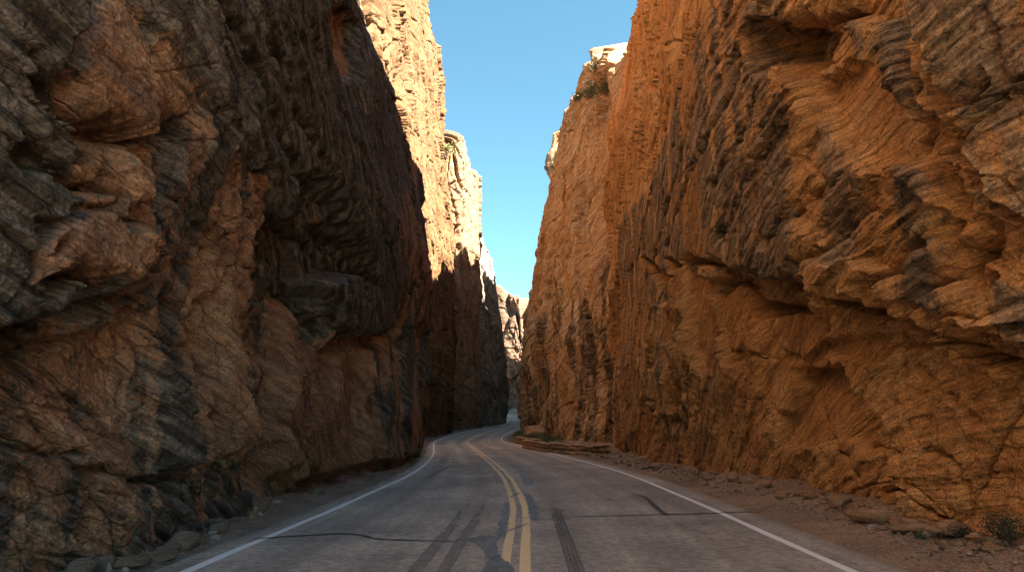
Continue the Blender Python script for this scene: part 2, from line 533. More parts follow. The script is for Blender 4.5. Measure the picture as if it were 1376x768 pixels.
        near = np.clip(1.3 - Yb / 40, 0.5, 1.0) if g.get('vr') else 1.0
        # broad bulges and upright ribs
        D += 0.7 * G('big', 0.35) * L * fbm(S / (6 * L), Z / (9 * L), 3, sd + 4)
        D += G('rib', 0.22) * L * ridged(S / (2.6 * L) + 0.4 * w1, Z / (9 * L), 2, sd + 7) * s.fa
        # slabs split along the beds and along a steep joint set
        jag = 0.07 * L * fbm(S / (0.5 * L), Z / (0.5 * L), 3, sd + 14)
        pa = bed + 0.22 * L * w2 + jag
        th = G('joint', 0.9) + (0.5 * sstep(11, 24, Yb) if g.get('vr') else 0)
        fr_ = sstep(11, 24, Yb) if g.get('vr') else 0
        pb = Z * np.cos(th) + S * np.sin(th) + 0.35 * L * w1 + jag
        alb = S * np.cos(th) - Z * np.sin(th)
        mA = np.clip(0.75 + 0.9 * fbm(S / (6 * L), Z / (4 * L), 2, sd + 15), 0.15, 1.3)
        mB = np.clip(0.60 + 1.2 * fbm(S / (5 * L) + 7, Z / (5 * L), 2, sd + 16), 0.0, 1.3)
        D += G('shA', 0.36) * (1 - 0.6 * fr_) * L * shingle(pa, S, 1.15 * L, 9.0 * L, sd + 17) * mA * np.clip(np.maximum(s.fa, s.sa * .7) - .1, .03, 1.1)
        D += G('shB', 0.34) * (1 + 0.3 * fr_) * L * shingle(pb, alb, 1.05 * L, G('lenB', 3.6) * L, sd + 18) * mB * s.fa
        D += G('shC', 0.10) * (1 - 0.75 * fr_) * L * shingle(pa + 0.05 * L * w1, S, 0.37 * L, 3.6 * L, sd + 19) * np.clip(s.sa, .3, 1.6) * near
        D += G('shD', 0.085) * L * shingle(pb, alb, 0.29 * L, 1.6 * L, sd + 13) * mB * s.fa
        # blocks broken along joints
        sx = S + 0.55 * L * w1; bz = bed + 0.45 * L * w2
        reg = np.clip(0.65 + 1.1 * fbm(S / (4 * L) + 9, Z / (4 * L), 2, sd + 12), 0.15, 1.4)
        fz = G('fz', 1.0); up = G('upright', 0)
        reg = np.clip(0.65 + 1.1 * fbm(S / (4 * L) + 9, Z / (4 * L), 2, sd + 12), 0.15, 1.4)
        if up:
            ua, ub = Z + 0.25 * S, S - 0.1 * Z
        else:
            cph = np.cos(phi)[:, None]; sph = np.sin(phi)[:, None]
            ua, ub = S * cph - Z * sph, bed
        ua = ua + 0.25 * L * w1 + jag; ub = ub + 0.20 * L * w2 + jag
        D += G('f1', 0.45) * L * scoop(ua / (3.2 * L * fz), ub / (1.7 * L), sd + 20) * np.clip(s.fa, .1, 1)
        D += G('f2', 0.20) * L * scoop(ua / (1.25 * L * fz), ub / (0.68 * L), sd + 21) * s.fa * reg
        D += G('f3', 0.075) * L * scoop(ua / (0.46 * L * fz), ub / (0.26 * L), sd + 22) * np.clip(s.fa, .15, 1) * (0.4 + 0.6 * reg)
        D += G('f4', 0.028) * L * scoop(ua / (0.17 * L * fz), ub / (0.10 * L), sd + 23) * np.clip(s.fa, .3, 1)
        # beds: each stands out or sits back by its own amount
        lam = np.clip(0.55 + 1.3 * fbm(S / (5 * L) + 3, Z / (3 * L), 2, sd + 30), 0.1, 1.5) * s.sa * near
        for th, am, k in ((0.62, 0.085, 0), (0.21, 0.050, 1), (0.075, 0.026, 2)):
            th *= L
            q = (bed + 0.06 * L * w2) / th; i = np.floor(q); fr = q - i
            r0 = pnoise(S / (5.5 * L) + i * 7.31, i * 3.77 + 0.5, sd + 31 + k)
            r1 = pnoise(S / (5.5 * L) + (i + 1) * 7.31, (i + 1) * 3.77 + 0.5, sd + 31 + k)
            D += G('st', 0.6) * am * L * (r0 + (r1 - r0) * sstep(0.78, 1.0, fr) - 0.35 * np.exp(-((fr - 0.9) / 0.1) ** 2)) * lam * 1.5
        D += G('lin', 0.030) * L * ridged(S / (2.8 * L) + 0.2 * w1, bed / (0.17 * L), 3, sd + 35) * (0.3 + lam)
        D += G('sweep', 0.0) * L * ridged(S / (6 * L) + 0.3 * w2, (bed + 0.10 * w1) / (0.62 * L), 3, sd + 33) * (s.sa - 0.3)
        vr = G('vr', 0.0) * sstep(12, 22, Yb)
        D += vr * L * (0.20 * ridged((S + 0.3 * w1) / (1.3 * L) + 0.12 * Z, Z / (6 * L), 3, sd + 37) + 0.10 * fbm(S / (0.4 * L), Z / (2.6 * L), 3, sd + 38))
        D += 0.020 * L * ridged(S / (0.30 * L), Z / (0.26 * L), 3, sd + 36)
        D += 0.014 * L * ridged(S / (0.085 * L), Z / (0.07 * L), 2, sd + 39)
        # open cracks
        if up:
            for k_, (wd, dp) in enumerate(((2.6, .55), (1.1, .22))):
                q = np.abs(pnoise((S + 0.25 * w1 * L + 0.12 * Z) / (wd * L), Z / (wd * 7 * L), sd + 63 + k_))
                D -= dp * L * np.exp(-(q / 0.035) ** 2)
        cw = S + 0.8 * bed + 0.5 * L * w1
        _f, e = facets(cw / (3.2 * L), (bed - 0.3 * S + 0.4 * L * w2) / (2.3 * L), sd + 61)
        D -= G('crk', 0.32) * L * np.exp(-(e / 0.022) ** 2) * (0.08 + 0.92 * np.clip(s.fa, 0, 1))
        _f, e = facets((S - 0.5 * bed + 0.3 * L * w2) / (1.2 * L), (bed + 0.2 * L * w1) / (0.9 * L), sd + 62)
        D -= 0.13 * L * np.exp(-(e / 0.03) ** 2) * mB * np.clip(s.fa, 0.05, 1)
        # pockets
        f1, f2, dx, dy, a, b_, c_ = voro(sx / (0.9 * L), Z / (0.8 * L), sd + 60)
        D -= np.where(a > 0.80, 0.20 * L * sstep(0.34, 0.12, f1 + 0.1 * w1), 0) * G('pock', 1.0) * np.clip(s.fa, 0, 1)
        lean = np.stack([np.interp(Z[i], s.zk, s.lean[i]) for i in range(s.nu)])
        O = D + lean
        X = s.P[:, None, 0] + s.Nn[:, None, 0] * O
        Y = s.P[:, None, 1] + s.Nn[:, None, 1] * O
        V = np.stack([X, Y, Z], 2)
        # the flat top and the back
        (xs, ya, yb, slope) = s.spine
        tgt = np.stack([np.full(s.nu, float(xs)), np.clip(s.P[:, 1], ya, yb)], 1)
        fr = (np.arange(1, s.top_rows + 1) / s.top_rows) ** 1.8
        r = V[:, -1, :]
        TX = r[:, None, 0] + (tgt[:, None, 0] - r[:, None, 0]) * fr[None]
        TY = r[:, None, 1] + (tgt[:, None, 1] - r[:, None, 1]) * fr[None]
        dist = np.hypot(TX - r[:, None, 0], TY - r[:, None, 1])
        TZ = r[:, None, 2] + slope * dist + 0.5 * L * fbm(TX / (3 * L), TY / (3 * L), 4, sd + 80) * np.clip(dist / (2 * L), 0, 1) + 0.3 * L * np.sqrt(np.clip(dist / L, 0, 1))
        V = np.concatenate([V, np.stack([TX, TY, TZ], 2), np.stack([tgt[:, 0], tgt[:, 1], np.full(s.nu, -1.0)], 1)[:, None, :]], 1)
        nv = V.shape[1]
        q = grid_quads(s.nu, nv)
        if s.side < 0: q = q[:, ::-1]
        me = mesh_np(name, V.reshape(-1, 3), q)
        def ext(A, v=None):
            B = np.repeat(A[:, -1:], nv - s.nv, 1) if v is None else np.full((s.nu, nv - s.nv), v)
            return np.concatenate([A, B], 1)
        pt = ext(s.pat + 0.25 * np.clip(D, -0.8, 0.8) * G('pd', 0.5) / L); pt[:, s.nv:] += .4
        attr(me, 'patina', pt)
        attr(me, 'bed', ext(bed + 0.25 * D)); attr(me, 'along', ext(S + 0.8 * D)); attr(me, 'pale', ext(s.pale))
        o = link(name, me, mat)
        s.V = V
        return o

def ds_near(x, y):
    if y < 4: return 0.35
    return 0.013 * (max(y, 6.2) / 7.0) ** 1.5
def ds_left(x, y):
    if x < -8.5: return 1.0
    return min(0.5, ds_near(x, y))
def ds_right(x, y):
    if x > 9.5: return 1.0
    return min(0.5, ds_near(x, y))

# --- the dark overhanging face on the left
ZKL = (0, 4, 8, 14, 24, 42)
Lb = [on_ground(px, py, 0.15) for px, py in ((100, 752), (250, 703), (390, 660), (480, 636), (556, 614))]
cl = Cliff([(-45, -22, 30, (0,) * 6), (-12, -20, 34, (0,) * 6), (-6.2, -15, 38, (0, 0, 0, -.4, -1, -3)), (-5.2, -6, 40, (0, 0, 0, -.4, -1, -3)), (-5.0, 2, 40, (0, 0, 0, -.4, -1, -3)),
            (Lb[0][0], Lb[0][1], 40, (0, 0, 0, -.3, -1, -3)), (Lb[1][0], Lb[1][1], 40, (0, 0, 0, -.3, -1, -3)), (Lb[2][0] - .1, Lb[2][1], 40, (0, 0, 0, -.9, -4.0, -8)),
            (Lb[3][0] - .35, Lb[3][1], 42, (0, .1, .2, -1.0, -5.2, -10)), (Lb[4][0] - .28, Lb[4][1], 42, (0, .2, .4, -.5, -5.6, -11)), (-4.75, 34.0, 42, (0, .2, .4, -.4, -5.6, -11)),
            (-7.2, 37, 42, (0, 0, 0, -.5, -5, -10)), (-11, 39, 42, (0,) * 6), (-45, 41, 42, (0,) * 6)],
           ZKL, 1, 1.0, 11, 0.34, ds_left, 760, zsplit=lambda x, y: 2.0 + 0.74 * min(max(y, 5), 40), spine=(-48, -14, 34, 0.15))
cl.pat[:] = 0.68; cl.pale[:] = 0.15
cl.pat -= .75 * sstep(18, 22, cl.Z)  # upper rock made paler so that it bounces more sunlight into the shade
P = cl.patch
# shaded undercut face near the road
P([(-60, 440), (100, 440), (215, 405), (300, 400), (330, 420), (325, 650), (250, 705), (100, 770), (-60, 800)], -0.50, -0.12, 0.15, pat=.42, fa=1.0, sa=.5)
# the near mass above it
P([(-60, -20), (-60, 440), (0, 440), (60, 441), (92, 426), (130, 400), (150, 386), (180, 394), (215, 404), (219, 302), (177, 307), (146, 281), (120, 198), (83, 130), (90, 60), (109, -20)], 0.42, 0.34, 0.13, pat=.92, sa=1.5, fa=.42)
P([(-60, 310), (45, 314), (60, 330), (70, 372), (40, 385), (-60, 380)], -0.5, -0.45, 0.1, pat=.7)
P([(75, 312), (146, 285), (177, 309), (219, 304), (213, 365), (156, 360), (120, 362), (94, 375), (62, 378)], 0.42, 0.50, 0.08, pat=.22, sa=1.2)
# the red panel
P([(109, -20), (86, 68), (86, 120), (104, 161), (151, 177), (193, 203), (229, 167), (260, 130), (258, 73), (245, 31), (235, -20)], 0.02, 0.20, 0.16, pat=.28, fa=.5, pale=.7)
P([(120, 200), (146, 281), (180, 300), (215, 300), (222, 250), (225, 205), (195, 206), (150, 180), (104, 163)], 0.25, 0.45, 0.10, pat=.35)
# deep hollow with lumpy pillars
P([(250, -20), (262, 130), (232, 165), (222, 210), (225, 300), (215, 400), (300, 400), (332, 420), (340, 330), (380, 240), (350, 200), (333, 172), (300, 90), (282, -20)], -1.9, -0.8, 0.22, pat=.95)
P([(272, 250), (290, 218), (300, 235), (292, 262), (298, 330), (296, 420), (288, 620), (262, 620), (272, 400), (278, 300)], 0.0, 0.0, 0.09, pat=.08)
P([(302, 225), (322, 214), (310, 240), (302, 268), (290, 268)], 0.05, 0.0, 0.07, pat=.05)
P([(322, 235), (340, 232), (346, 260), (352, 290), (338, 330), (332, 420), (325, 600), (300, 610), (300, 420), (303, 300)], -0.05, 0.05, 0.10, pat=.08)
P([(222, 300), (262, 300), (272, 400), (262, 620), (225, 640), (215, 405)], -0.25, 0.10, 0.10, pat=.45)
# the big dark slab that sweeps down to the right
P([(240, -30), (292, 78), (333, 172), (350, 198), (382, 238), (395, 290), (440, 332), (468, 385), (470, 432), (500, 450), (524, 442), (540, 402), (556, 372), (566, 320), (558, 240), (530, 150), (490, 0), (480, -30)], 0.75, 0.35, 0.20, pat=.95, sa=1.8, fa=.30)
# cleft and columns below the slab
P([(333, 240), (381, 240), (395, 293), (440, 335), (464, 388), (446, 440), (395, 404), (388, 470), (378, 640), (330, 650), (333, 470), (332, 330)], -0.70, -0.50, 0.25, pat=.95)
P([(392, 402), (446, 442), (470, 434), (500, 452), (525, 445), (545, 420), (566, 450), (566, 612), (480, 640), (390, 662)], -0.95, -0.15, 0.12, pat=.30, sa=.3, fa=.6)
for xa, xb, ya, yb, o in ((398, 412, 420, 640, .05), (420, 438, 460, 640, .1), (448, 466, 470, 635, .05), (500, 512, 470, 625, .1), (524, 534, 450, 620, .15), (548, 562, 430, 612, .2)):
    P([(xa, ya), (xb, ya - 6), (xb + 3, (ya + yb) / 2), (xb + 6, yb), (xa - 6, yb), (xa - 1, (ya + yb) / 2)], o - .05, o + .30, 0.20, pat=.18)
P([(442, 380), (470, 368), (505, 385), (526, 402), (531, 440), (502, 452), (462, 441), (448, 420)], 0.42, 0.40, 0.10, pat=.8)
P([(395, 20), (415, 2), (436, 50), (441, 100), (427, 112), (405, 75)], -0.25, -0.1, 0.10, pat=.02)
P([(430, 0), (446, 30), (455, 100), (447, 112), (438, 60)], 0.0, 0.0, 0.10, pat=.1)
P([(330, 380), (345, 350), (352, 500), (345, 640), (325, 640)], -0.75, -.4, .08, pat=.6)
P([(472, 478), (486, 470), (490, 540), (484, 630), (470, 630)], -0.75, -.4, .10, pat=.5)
for ln in ([(205, 410), (210, 520), (205, 640)], [(110, 480), (160, 560), (135, 700)], [(20, 560), (90, 610), (160, 600)], [(60, 480), (110, 470), (170, 440)], [(130, 500), (150, 540), (190, 560)]):
    cl.crack(ln, 0.05, 0.22)
for ln in ([(245, 0), (292, 78), (333, 172), (350, 198), (382, 238), (395, 292), (440, 334), (466, 386)], [(83, 130), (120, 198), (146, 281)], [(0, 441), (60, 443), (92, 428), (130, 402), (150, 388), (180, 396), (215, 406)],
           [(219, 300), (222, 250), (225, 205)], [(104, 162), (151, 178), (193, 204), (229, 168)], [(300, 20), (350, 110), (420, 240), (455, 330)], [(380, 30), (420, 130), (470, 230), (500, 330), (520, 420)], [(470, 20), (500, 120), (530, 230), (545, 330)], [(440, 250), (462, 330), (474, 430)], [(490, 200), (508, 300), (516, 430)], [(528, 230), (543, 340), (548, 430)],
           [(0, 110), (60, 170), (120, 200)], [(0, 200), (80, 240), (146, 281)]):
    cl.crack(ln, 0.12, 0.70)
P([(512, 300), (530, 200), (556, 260), (568, 330), (568, 612), (530, 625), (520, 470), (528, 420)], pat=.45, soft=.5)
for ln in ([(345, 250), (350, 380), (345, 500), (340, 640)], [(478, 440), (480, 540), (478, 640)], [(446, 450), (444, 560), (442, 640)], [(410, 440), (412, 560), (408, 650)], [(515, 450), (520, 540), (518, 620)], [(540, 430), (545, 530), (542, 618)], [(225, 410), (222, 520), (222, 660)], [(262, 420), (258, 540), (262, 640)], [(300, 420), (298, 540), (302, 640)]):
    cl.crack(ln, 0.20, 0.95, -.3)
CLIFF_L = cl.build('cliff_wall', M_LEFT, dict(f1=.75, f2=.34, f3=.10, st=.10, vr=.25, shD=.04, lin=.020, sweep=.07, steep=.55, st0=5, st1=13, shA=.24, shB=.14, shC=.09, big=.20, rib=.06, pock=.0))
tag(CLIFF_L, 'dark varnished overhanging sandstone cliff rising beside the left edge of the road', 'cliff', kind='structure')

# --- the orange face on the right
ZKR = (0, 4, 8, 14, 20, 30)
Rb = [on_ground(px, py, 0.15) for px, py in ((1376, 728), (1200, 686), (1050, 651), (930, 628), (850, 611))]
cr = Cliff([(45, -8, 26, (0,) * 6), (12, -5, 17, (0,) * 6), (7.4, -2.5, 18, (0, 0, 0, 0, 0, -.5)), (6.6, 1, 20, (0, 0, 0, 0, 0, -.5)), (6.5, 4, 22, (0, 0, 0, 0, 0, -.5)),
            (Rb[0][0], Rb[0][1], 26, (0, 0, 0, 0, 0, -.5)), (Rb[1][0], Rb[1][1], 28, (0, 0, 0, 0, 0, -.5)), (Rb[2][0], Rb[2][1], 30, (0, 0, 0, 0, 0, -.5)), (Rb[3][0], Rb[3][1], 30, (0, 0, 0, 0, 0, -.6)),
            (Rb[4][0], Rb[4][1], 30, (0, 0, .1, .2, -.7, -3)), (5.5, 36.0, 30, (0, .0, .1, .2, -1.1, -4.0)), (7.0, 39.5, 29, (0, 0, .1, .2, -1.0, -4.0)), (11.5, 41.5, 28, (0,) * 6), (45, 43, 28, (0,) * 6)],
           ZKR, -1, 1.0, 23, 0.20, ds_right, 760, zsplit=lambda x, y: 2.0 + 0.74 * min(max(y, 6), 40), spine=(48, 0, 36, -0.12))
cr.pat[:] = 0.52; cr.pale[:] = 0.25
P = cr.patch
P([(850, -30), (960, -30), (930, 80), (908, 160), (880, 230), (860, 280), (826, 300), (815, 200)], 0.0, 0.0, 0.2, pat=.22, sa=.6, fa=.9)
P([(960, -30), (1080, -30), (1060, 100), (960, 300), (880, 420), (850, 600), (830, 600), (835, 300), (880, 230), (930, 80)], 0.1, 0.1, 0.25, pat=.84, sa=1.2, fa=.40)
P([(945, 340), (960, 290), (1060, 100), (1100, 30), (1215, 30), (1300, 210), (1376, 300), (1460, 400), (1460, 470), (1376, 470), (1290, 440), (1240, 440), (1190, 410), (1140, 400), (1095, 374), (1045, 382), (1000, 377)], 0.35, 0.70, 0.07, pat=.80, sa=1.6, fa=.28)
# dark stained band and the orange alcove
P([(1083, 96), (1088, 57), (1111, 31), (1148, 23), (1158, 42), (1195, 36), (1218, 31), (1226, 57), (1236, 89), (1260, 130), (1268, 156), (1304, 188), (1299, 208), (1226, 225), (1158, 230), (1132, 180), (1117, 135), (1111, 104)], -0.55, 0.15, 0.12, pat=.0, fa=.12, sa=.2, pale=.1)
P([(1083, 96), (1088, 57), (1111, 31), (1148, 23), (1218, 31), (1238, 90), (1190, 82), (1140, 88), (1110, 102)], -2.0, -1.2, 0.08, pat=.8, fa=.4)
P([(1140, 30), (1160, 45), (1150, 80), (1110, 104), (1095, 108), (1118, 80)], -0.1, 0.1, 0.06, pat=.1)
P([(1100, 150), (1130, 190), (1160, 235), (1230, 230), (1280, 280), (1240, 380), (1130, 350), (1080, 280)], 0.20, 0.32, 0.2, pat=.62, pale=.9, fa=.3)
# hanging boulders
P([(1216, -30), (1218, 31), (1236, 78), (1260, 130), (1270, 163), (1299, 188), (1312, 171), (1341, 141), (1376, 120), (1470, 60), (1470, -30)], 1.00, 0.80, 0.08, pat=.85, fa=.45, sa=.45)
P([(1296, 203), (1315, 178), (1341, 148), (1376, 127), (1470, 80), (1470, 320), (1376, 297), (1341, 276), (1320, 250), (1307, 234)], 0.80, 0.95, 0.08, pat=.80, fa=.45, sa=.45)
P([(1310, 262), (1340, 282), (1376, 304), (1470, 330), (1470, 420), (1376, 380), (1320, 350), (1308, 310)], 0.30, 0.55, 0.10, pat=.40)
P([(1298, 190), (1310, 178), (1330, 160), (1322, 172), (1304, 200)], -0.5, -0.5, 0.05, pat=.7)
# recessed lower face with its roof
P([(930, 345), (1000, 378), (1020, 362), (1045, 383), (1095, 374), (1108, 400), (1150, 415), (1190, 408), (1220, 435), (1250, 447), (1300, 470), (1376, 500), (1470, 540), (1470, 800), (1376, 760), (1180, 700), (1000, 655), (955, 640), (985, 500), (960, 420)], -0.75, 0.18, 0.10, pat=.14, fa=.6, sa=.4)
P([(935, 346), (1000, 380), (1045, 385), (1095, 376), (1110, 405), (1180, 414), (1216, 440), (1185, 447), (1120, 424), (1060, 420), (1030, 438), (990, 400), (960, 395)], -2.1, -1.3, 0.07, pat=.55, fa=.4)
P([(1098, 367), (1135, 350), (1155, 345), (1170, 356), (1190, 380), (1195, 405), (1160, 416), (1145, 395), (1112, 398)], 0.62, 0.55, 0.06, pat=.22)
P([(1190, 395), (1230, 410), (1285, 425), (1270, 440), (1225, 440), (1195, 412)], 0.50, 0.42, 0.06, pat=.3)
P([(1070, 500), (1117, 492), (1148, 477), (1184, 488), (1205, 535), (1236, 587), (1220, 628), (1132, 606), (1062, 600)], -0.80, -0.25, 0.05, pat=.08, fa=.16, sa=.25, pale=.6)
P([(1085, 491), (1100, 476), (1117, 462), (1160, 452), (1208, 446), (1212, 486), (1184, 489), (1165, 481), (1148, 476), (1130, 478), (1117, 493), (1096, 494)], -0.36, -0.30, 0.025, pat=.06, fa=.16, sa=.3, rough=.5)
P([(1038, 428), (1060, 421), (1096, 421), (1134, 446), (1101, 464), (1085, 482), (1066, 478), (1044, 468)], -0.24, -0.20, 0.035, pat=.06, fa=.16, sa=.3, rough=.5)
P([(1034, 482), (1060, 486), (1068, 520), (1060, 552), (1040, 548), (1030, 520)], -0.18, -0.16, 0.04, pat=.15, fa=.3)
P([(1214, 446), (1240, 452), (1290, 500), (1300, 540), (1270, 520), (1216, 500)], -0.20, -0.15, 0.04, pat=.12, fa=.3)
P([(1216, 505), (1260, 525), (1300, 560), (1376, 640), (1470, 700), (1470, 800), (1376, 770), (1300, 640), (1240, 590)], -0.18, 0.20, 0.12, pat=.2, sa=.8)
P([(1200, 640), (1230, 610), (1260, 640), (1240, 690), (1200, 690)], 0.05, 0.2, 0.1, pat=.2)
P([(1100, 600), (1140, 590), (1220, 620), (1230, 700), (1130, 680), (1060, 650)], -0.18, -0.02, 0.08, pat=.15, fa=.5)
# blocky buttress
P([(826, 420), (880, 400), (925, 350), (940, 350), (955, 400), (980, 500), (960, 560), (950, 640), (840, 620)], 0.12, 0.22, 0.15, pat=.66)
P([(868, 420), (905, 400), (925, 352), (936, 354), (918, 400), (905, 440), (920, 470), (900, 560), (880, 560), (862, 500)], 0.40, 0.45, 0.10, pat=.35)
P([(940, 350), (965, 352), (975, 420), (985, 500), (955, 500), (945, 420)], -0.35, -0.25, 0.08, pat=-.05, fa=.3)
P([(1000, 380), (1030, 430), (1028, 470), (1005, 480), (975, 450), (972, 400)], -0.30, -0.15, 0.08, pat=.15)
for ln in ([(1210, 440), (1212, 510)], [(1205, 535), (1240, 590), (1290, 620), (1330, 690)], [(960, 500), (985, 470), (1030, 480)], [(1040, 560), (1050, 640)], [(1220, 490), (1270, 530), (1320, 560)], [(1330, 420), (1376, 470)],
           [(1110, 590), (1160, 640), (1190, 690)], [(1160, 600), (1230, 610), (1250, 680)], [(1100, 410), (1150, 300), (1230, 230)], [(1150, 330), (1230, 280), (1300, 230)]):
    cr.crack(ln, 0.04, 0.16, -0.1)
for ln in ([(930, 346), (1000, 379), (1020, 363), (1045, 384), (1095, 375), (1108, 401), (1150, 416), (1190, 409), (1220, 436), (1250, 448), (1300, 471), (1376, 502)], [(1218, 20), (1236, 80), (1260, 132), (1270, 165), (1299, 190), (1312, 173), (1341, 143), (1376, 122)],
           [(1299, 205), (1308, 236), (1322, 252), (1343, 278), (1376, 299)], [(1085, 96), (1089, 58), (1112, 32), (1148, 24)], [(1310, 300), (1320, 350), (1376, 385)]):
    cr.crack(ln, 0.10, 0.7, .2)
for ln in ([(1070, 20), (1010, 150), (960, 250)], [(1030, 0), (985, 110), (930, 250), (900, 330)], [(1100, 120), (1040, 220), (985, 320)], [(985, 0), (950, 100), (915, 230), (870, 380)], [(1130, 250), (1060, 330)], [(900, 100), (880, 220), (858, 350)],
           [(868, 400), (862, 500), (860, 600)], [(925, 480), (918, 560), (925, 630)], [(895, 470), (890, 560), (892, 620)], [(1200, 280), (1130, 340), (1100, 365)], [(1290, 330), (1200, 395)], [(1376, 330), (1250, 420)]):
    cr.crack(ln, 0.11, 0.45, .1)
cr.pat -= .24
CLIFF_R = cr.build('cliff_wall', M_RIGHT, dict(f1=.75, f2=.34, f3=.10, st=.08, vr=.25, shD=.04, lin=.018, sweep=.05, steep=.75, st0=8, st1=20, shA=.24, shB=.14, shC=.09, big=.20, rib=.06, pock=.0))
tag(CLIFF_R, 'orange brown sandstone cliff with hanging boulders and a recessed alcove beside the right shoulder', 'cliff', kind='structure')

# --- the cliffs further down the canyon
def ds_far(v, lim):
    return lambda x, y: v if abs(x) < lim else 2.5
ZT = (0, 10, 20, 32, 44, 62)
ct_ = Cliff([(-45, 37, 60, (0,) * 6), (-12, 40, 60, (0, 0, 0, -.5, -1.5, -3)), (-9.6, 46, 60, (0, 0, 0, -.5, -1.5, -3)), (-9.7, 60, 61, (0, .2, 0, -.7, -1.8, -3.2)), (-9.3, 75, 60, (0, .2, .2, -.6, -1.8, -3.4)),
             (-8.3, 89, 52, (0, .2, .1, -.8, -2.0, -3.6)), (-9.8, 93.5, 46, (0, 0, 0, -.6, -2.0, -3.5)), (-14, 95, 44, (0,) * 6), (-45, 97, 44, (0,) * 6)],
            ZT, 1, 2.0, 41, 0.35, lambda x, y: (0.09 if y > 44 else .3) if x > -14 else 2.5, 620, spine=(-50, 55, 80, 0.1))
ct_.pat[:] = 0.05; ct_.pale[:] = 0.3
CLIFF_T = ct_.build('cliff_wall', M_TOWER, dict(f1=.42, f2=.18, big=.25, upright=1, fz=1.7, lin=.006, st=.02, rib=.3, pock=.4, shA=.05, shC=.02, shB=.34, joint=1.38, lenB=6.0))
tag(CLIFF_T, 'tall cream cliff with its upper part in sunlight behind the dark overhang', 'cliff', kind='structure')

cp = Cliff([(-45, 92, 42, (0,) * 6), (-11, 93.5, 42, (0, 0, 0, 0, -.3, -.5)), (-8.1, 94.5, 43, (0, 0, 0, 0, -.3, -.5)), (-6.9, 101, 43, (0, .2, .1, 0, -.5, -1)), (-5.4, 109, 42, (0, .1, 0, -.2, -.8, -1)), (-6.6, 113, 40, (0, 0, 0, 0, -.5, -1)), (-11, 114.5, 38, (0,) * 6), (-45, 115, 38, (0,) * 6)],
           ZT, 1, 2.0, 47, 0.25, lambda x, y: 0.10 if x > -11.5 else 2.0, 420, spine=(-50, 98, 110, 0.0))
cp.pat[:] = 0.22
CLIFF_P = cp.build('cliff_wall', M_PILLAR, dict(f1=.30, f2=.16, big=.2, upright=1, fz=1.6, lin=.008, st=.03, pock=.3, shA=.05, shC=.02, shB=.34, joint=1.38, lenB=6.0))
tag(CLIFF_P, 'narrow rock pillar with a rounded sunlit tip beside the cream cliff', 'cliff', kind='structure')

ZF = (0, 5, 10, 18, 29, 40)
cf = Cliff([(-45, 112, 40, (0,) * 6), (-9, 113.5, 40, (0, 0, 0, 0, -.5, -1)), (-5.6, 116, 40, (0, .3, .4, 0, -.8, -2)), (-3.4, 127, 40, (0, .4, .6, -.2, -1.6, -4)), (-2.0, 136, 40, (0, .4, .7, -.2, -2.2, -5)), (-2.6, 143, 38, (0, .4, .6, -.2, -1.8, -4)), (-7, 149, 36, (0,) * 6), (-45, 155, 34, (0,) * 6)],
           ZF, 1, 2.0, 53, 0.6, lambda x, y: 0.12 if x > -9 else 2.0, 380, spine=(-50, 118, 146, 0.0))
cf.pat[:] = 0.6
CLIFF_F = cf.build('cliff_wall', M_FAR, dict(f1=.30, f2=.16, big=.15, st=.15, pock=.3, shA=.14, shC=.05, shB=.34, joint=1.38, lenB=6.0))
tag(CLIFF_F, 'dark grey leaning cliff that hides the last bend of the road', 'cliff', kind='structure')

ZR2 = (0, 4, 9, 14, 22, 28, 36, 48)
def lr(a):
    return tuple(np.array(a))
r2 = Cliff([(45, 41, 34, (0,) * 8), (13, 43, 29, lr((0, 0, 0, 0, -.3, -.6, -1, -2))), (8.4, 46.5, 30, lr((0, 0, 0, 0, -.3, -.6, -1, -2))), (6.6, 55, 33, lr((0, 0, 0, 0, -.4, -1, -2, -4))), (4.3, 68, 38, lr((0, .1, .2, .1, -.6, -1.5, -3, -5.5))),
            (3.2, 84, 43.5, lr((0, .3, .5, .3, -.6, -1.8, -3.4, -5.8))), (2.9, 97, 47, lr((0, .6, 1.0, .6, -.3, -1.6, -3.5, -5.5))), (4.8, 103, 47, lr((0, .6, 1.0, .6, -.3, -1.4, -3, -5))), (9, 107, 46, (0,) * 8), (45, 112, 44, (0,) * 8)],
           ZR2, -1, 2.0, 61, 0.6, lambda x, y: 0.085 if x < 13 else 2.0, 620, spine=(50, 55, 95, -0.05))
r2.pat[:] = 0.02
r2.pat += .45 * sstep(20, 6, r2.Z + 7 * fbm(r2.SS / 6, r2.Z / 9, 3, 6)) + .25 * np.clip(fbm(r2.SS / 3, r2.Z / 16, 3, 8), -.6, 1)
r2.pat += .15 * sstep(34, 40, r2.Z); r2.pale[:] = .4
CLIFF_R2 = r2.build('cliff_wall', M_RIGHT2, dict(f1=.6, f2=.28, big=.3, upright=1, fz=.9, lin=.012, st=.15, rib=.25, pock=.4, shA=.14, shC=.05, shB=.34, joint=1.38, lenB=6.0))
tag(CLIFF_R2, 'amber cliff behind the low stone wall with shrubs on its pale top', 'cliff', kind='structure')

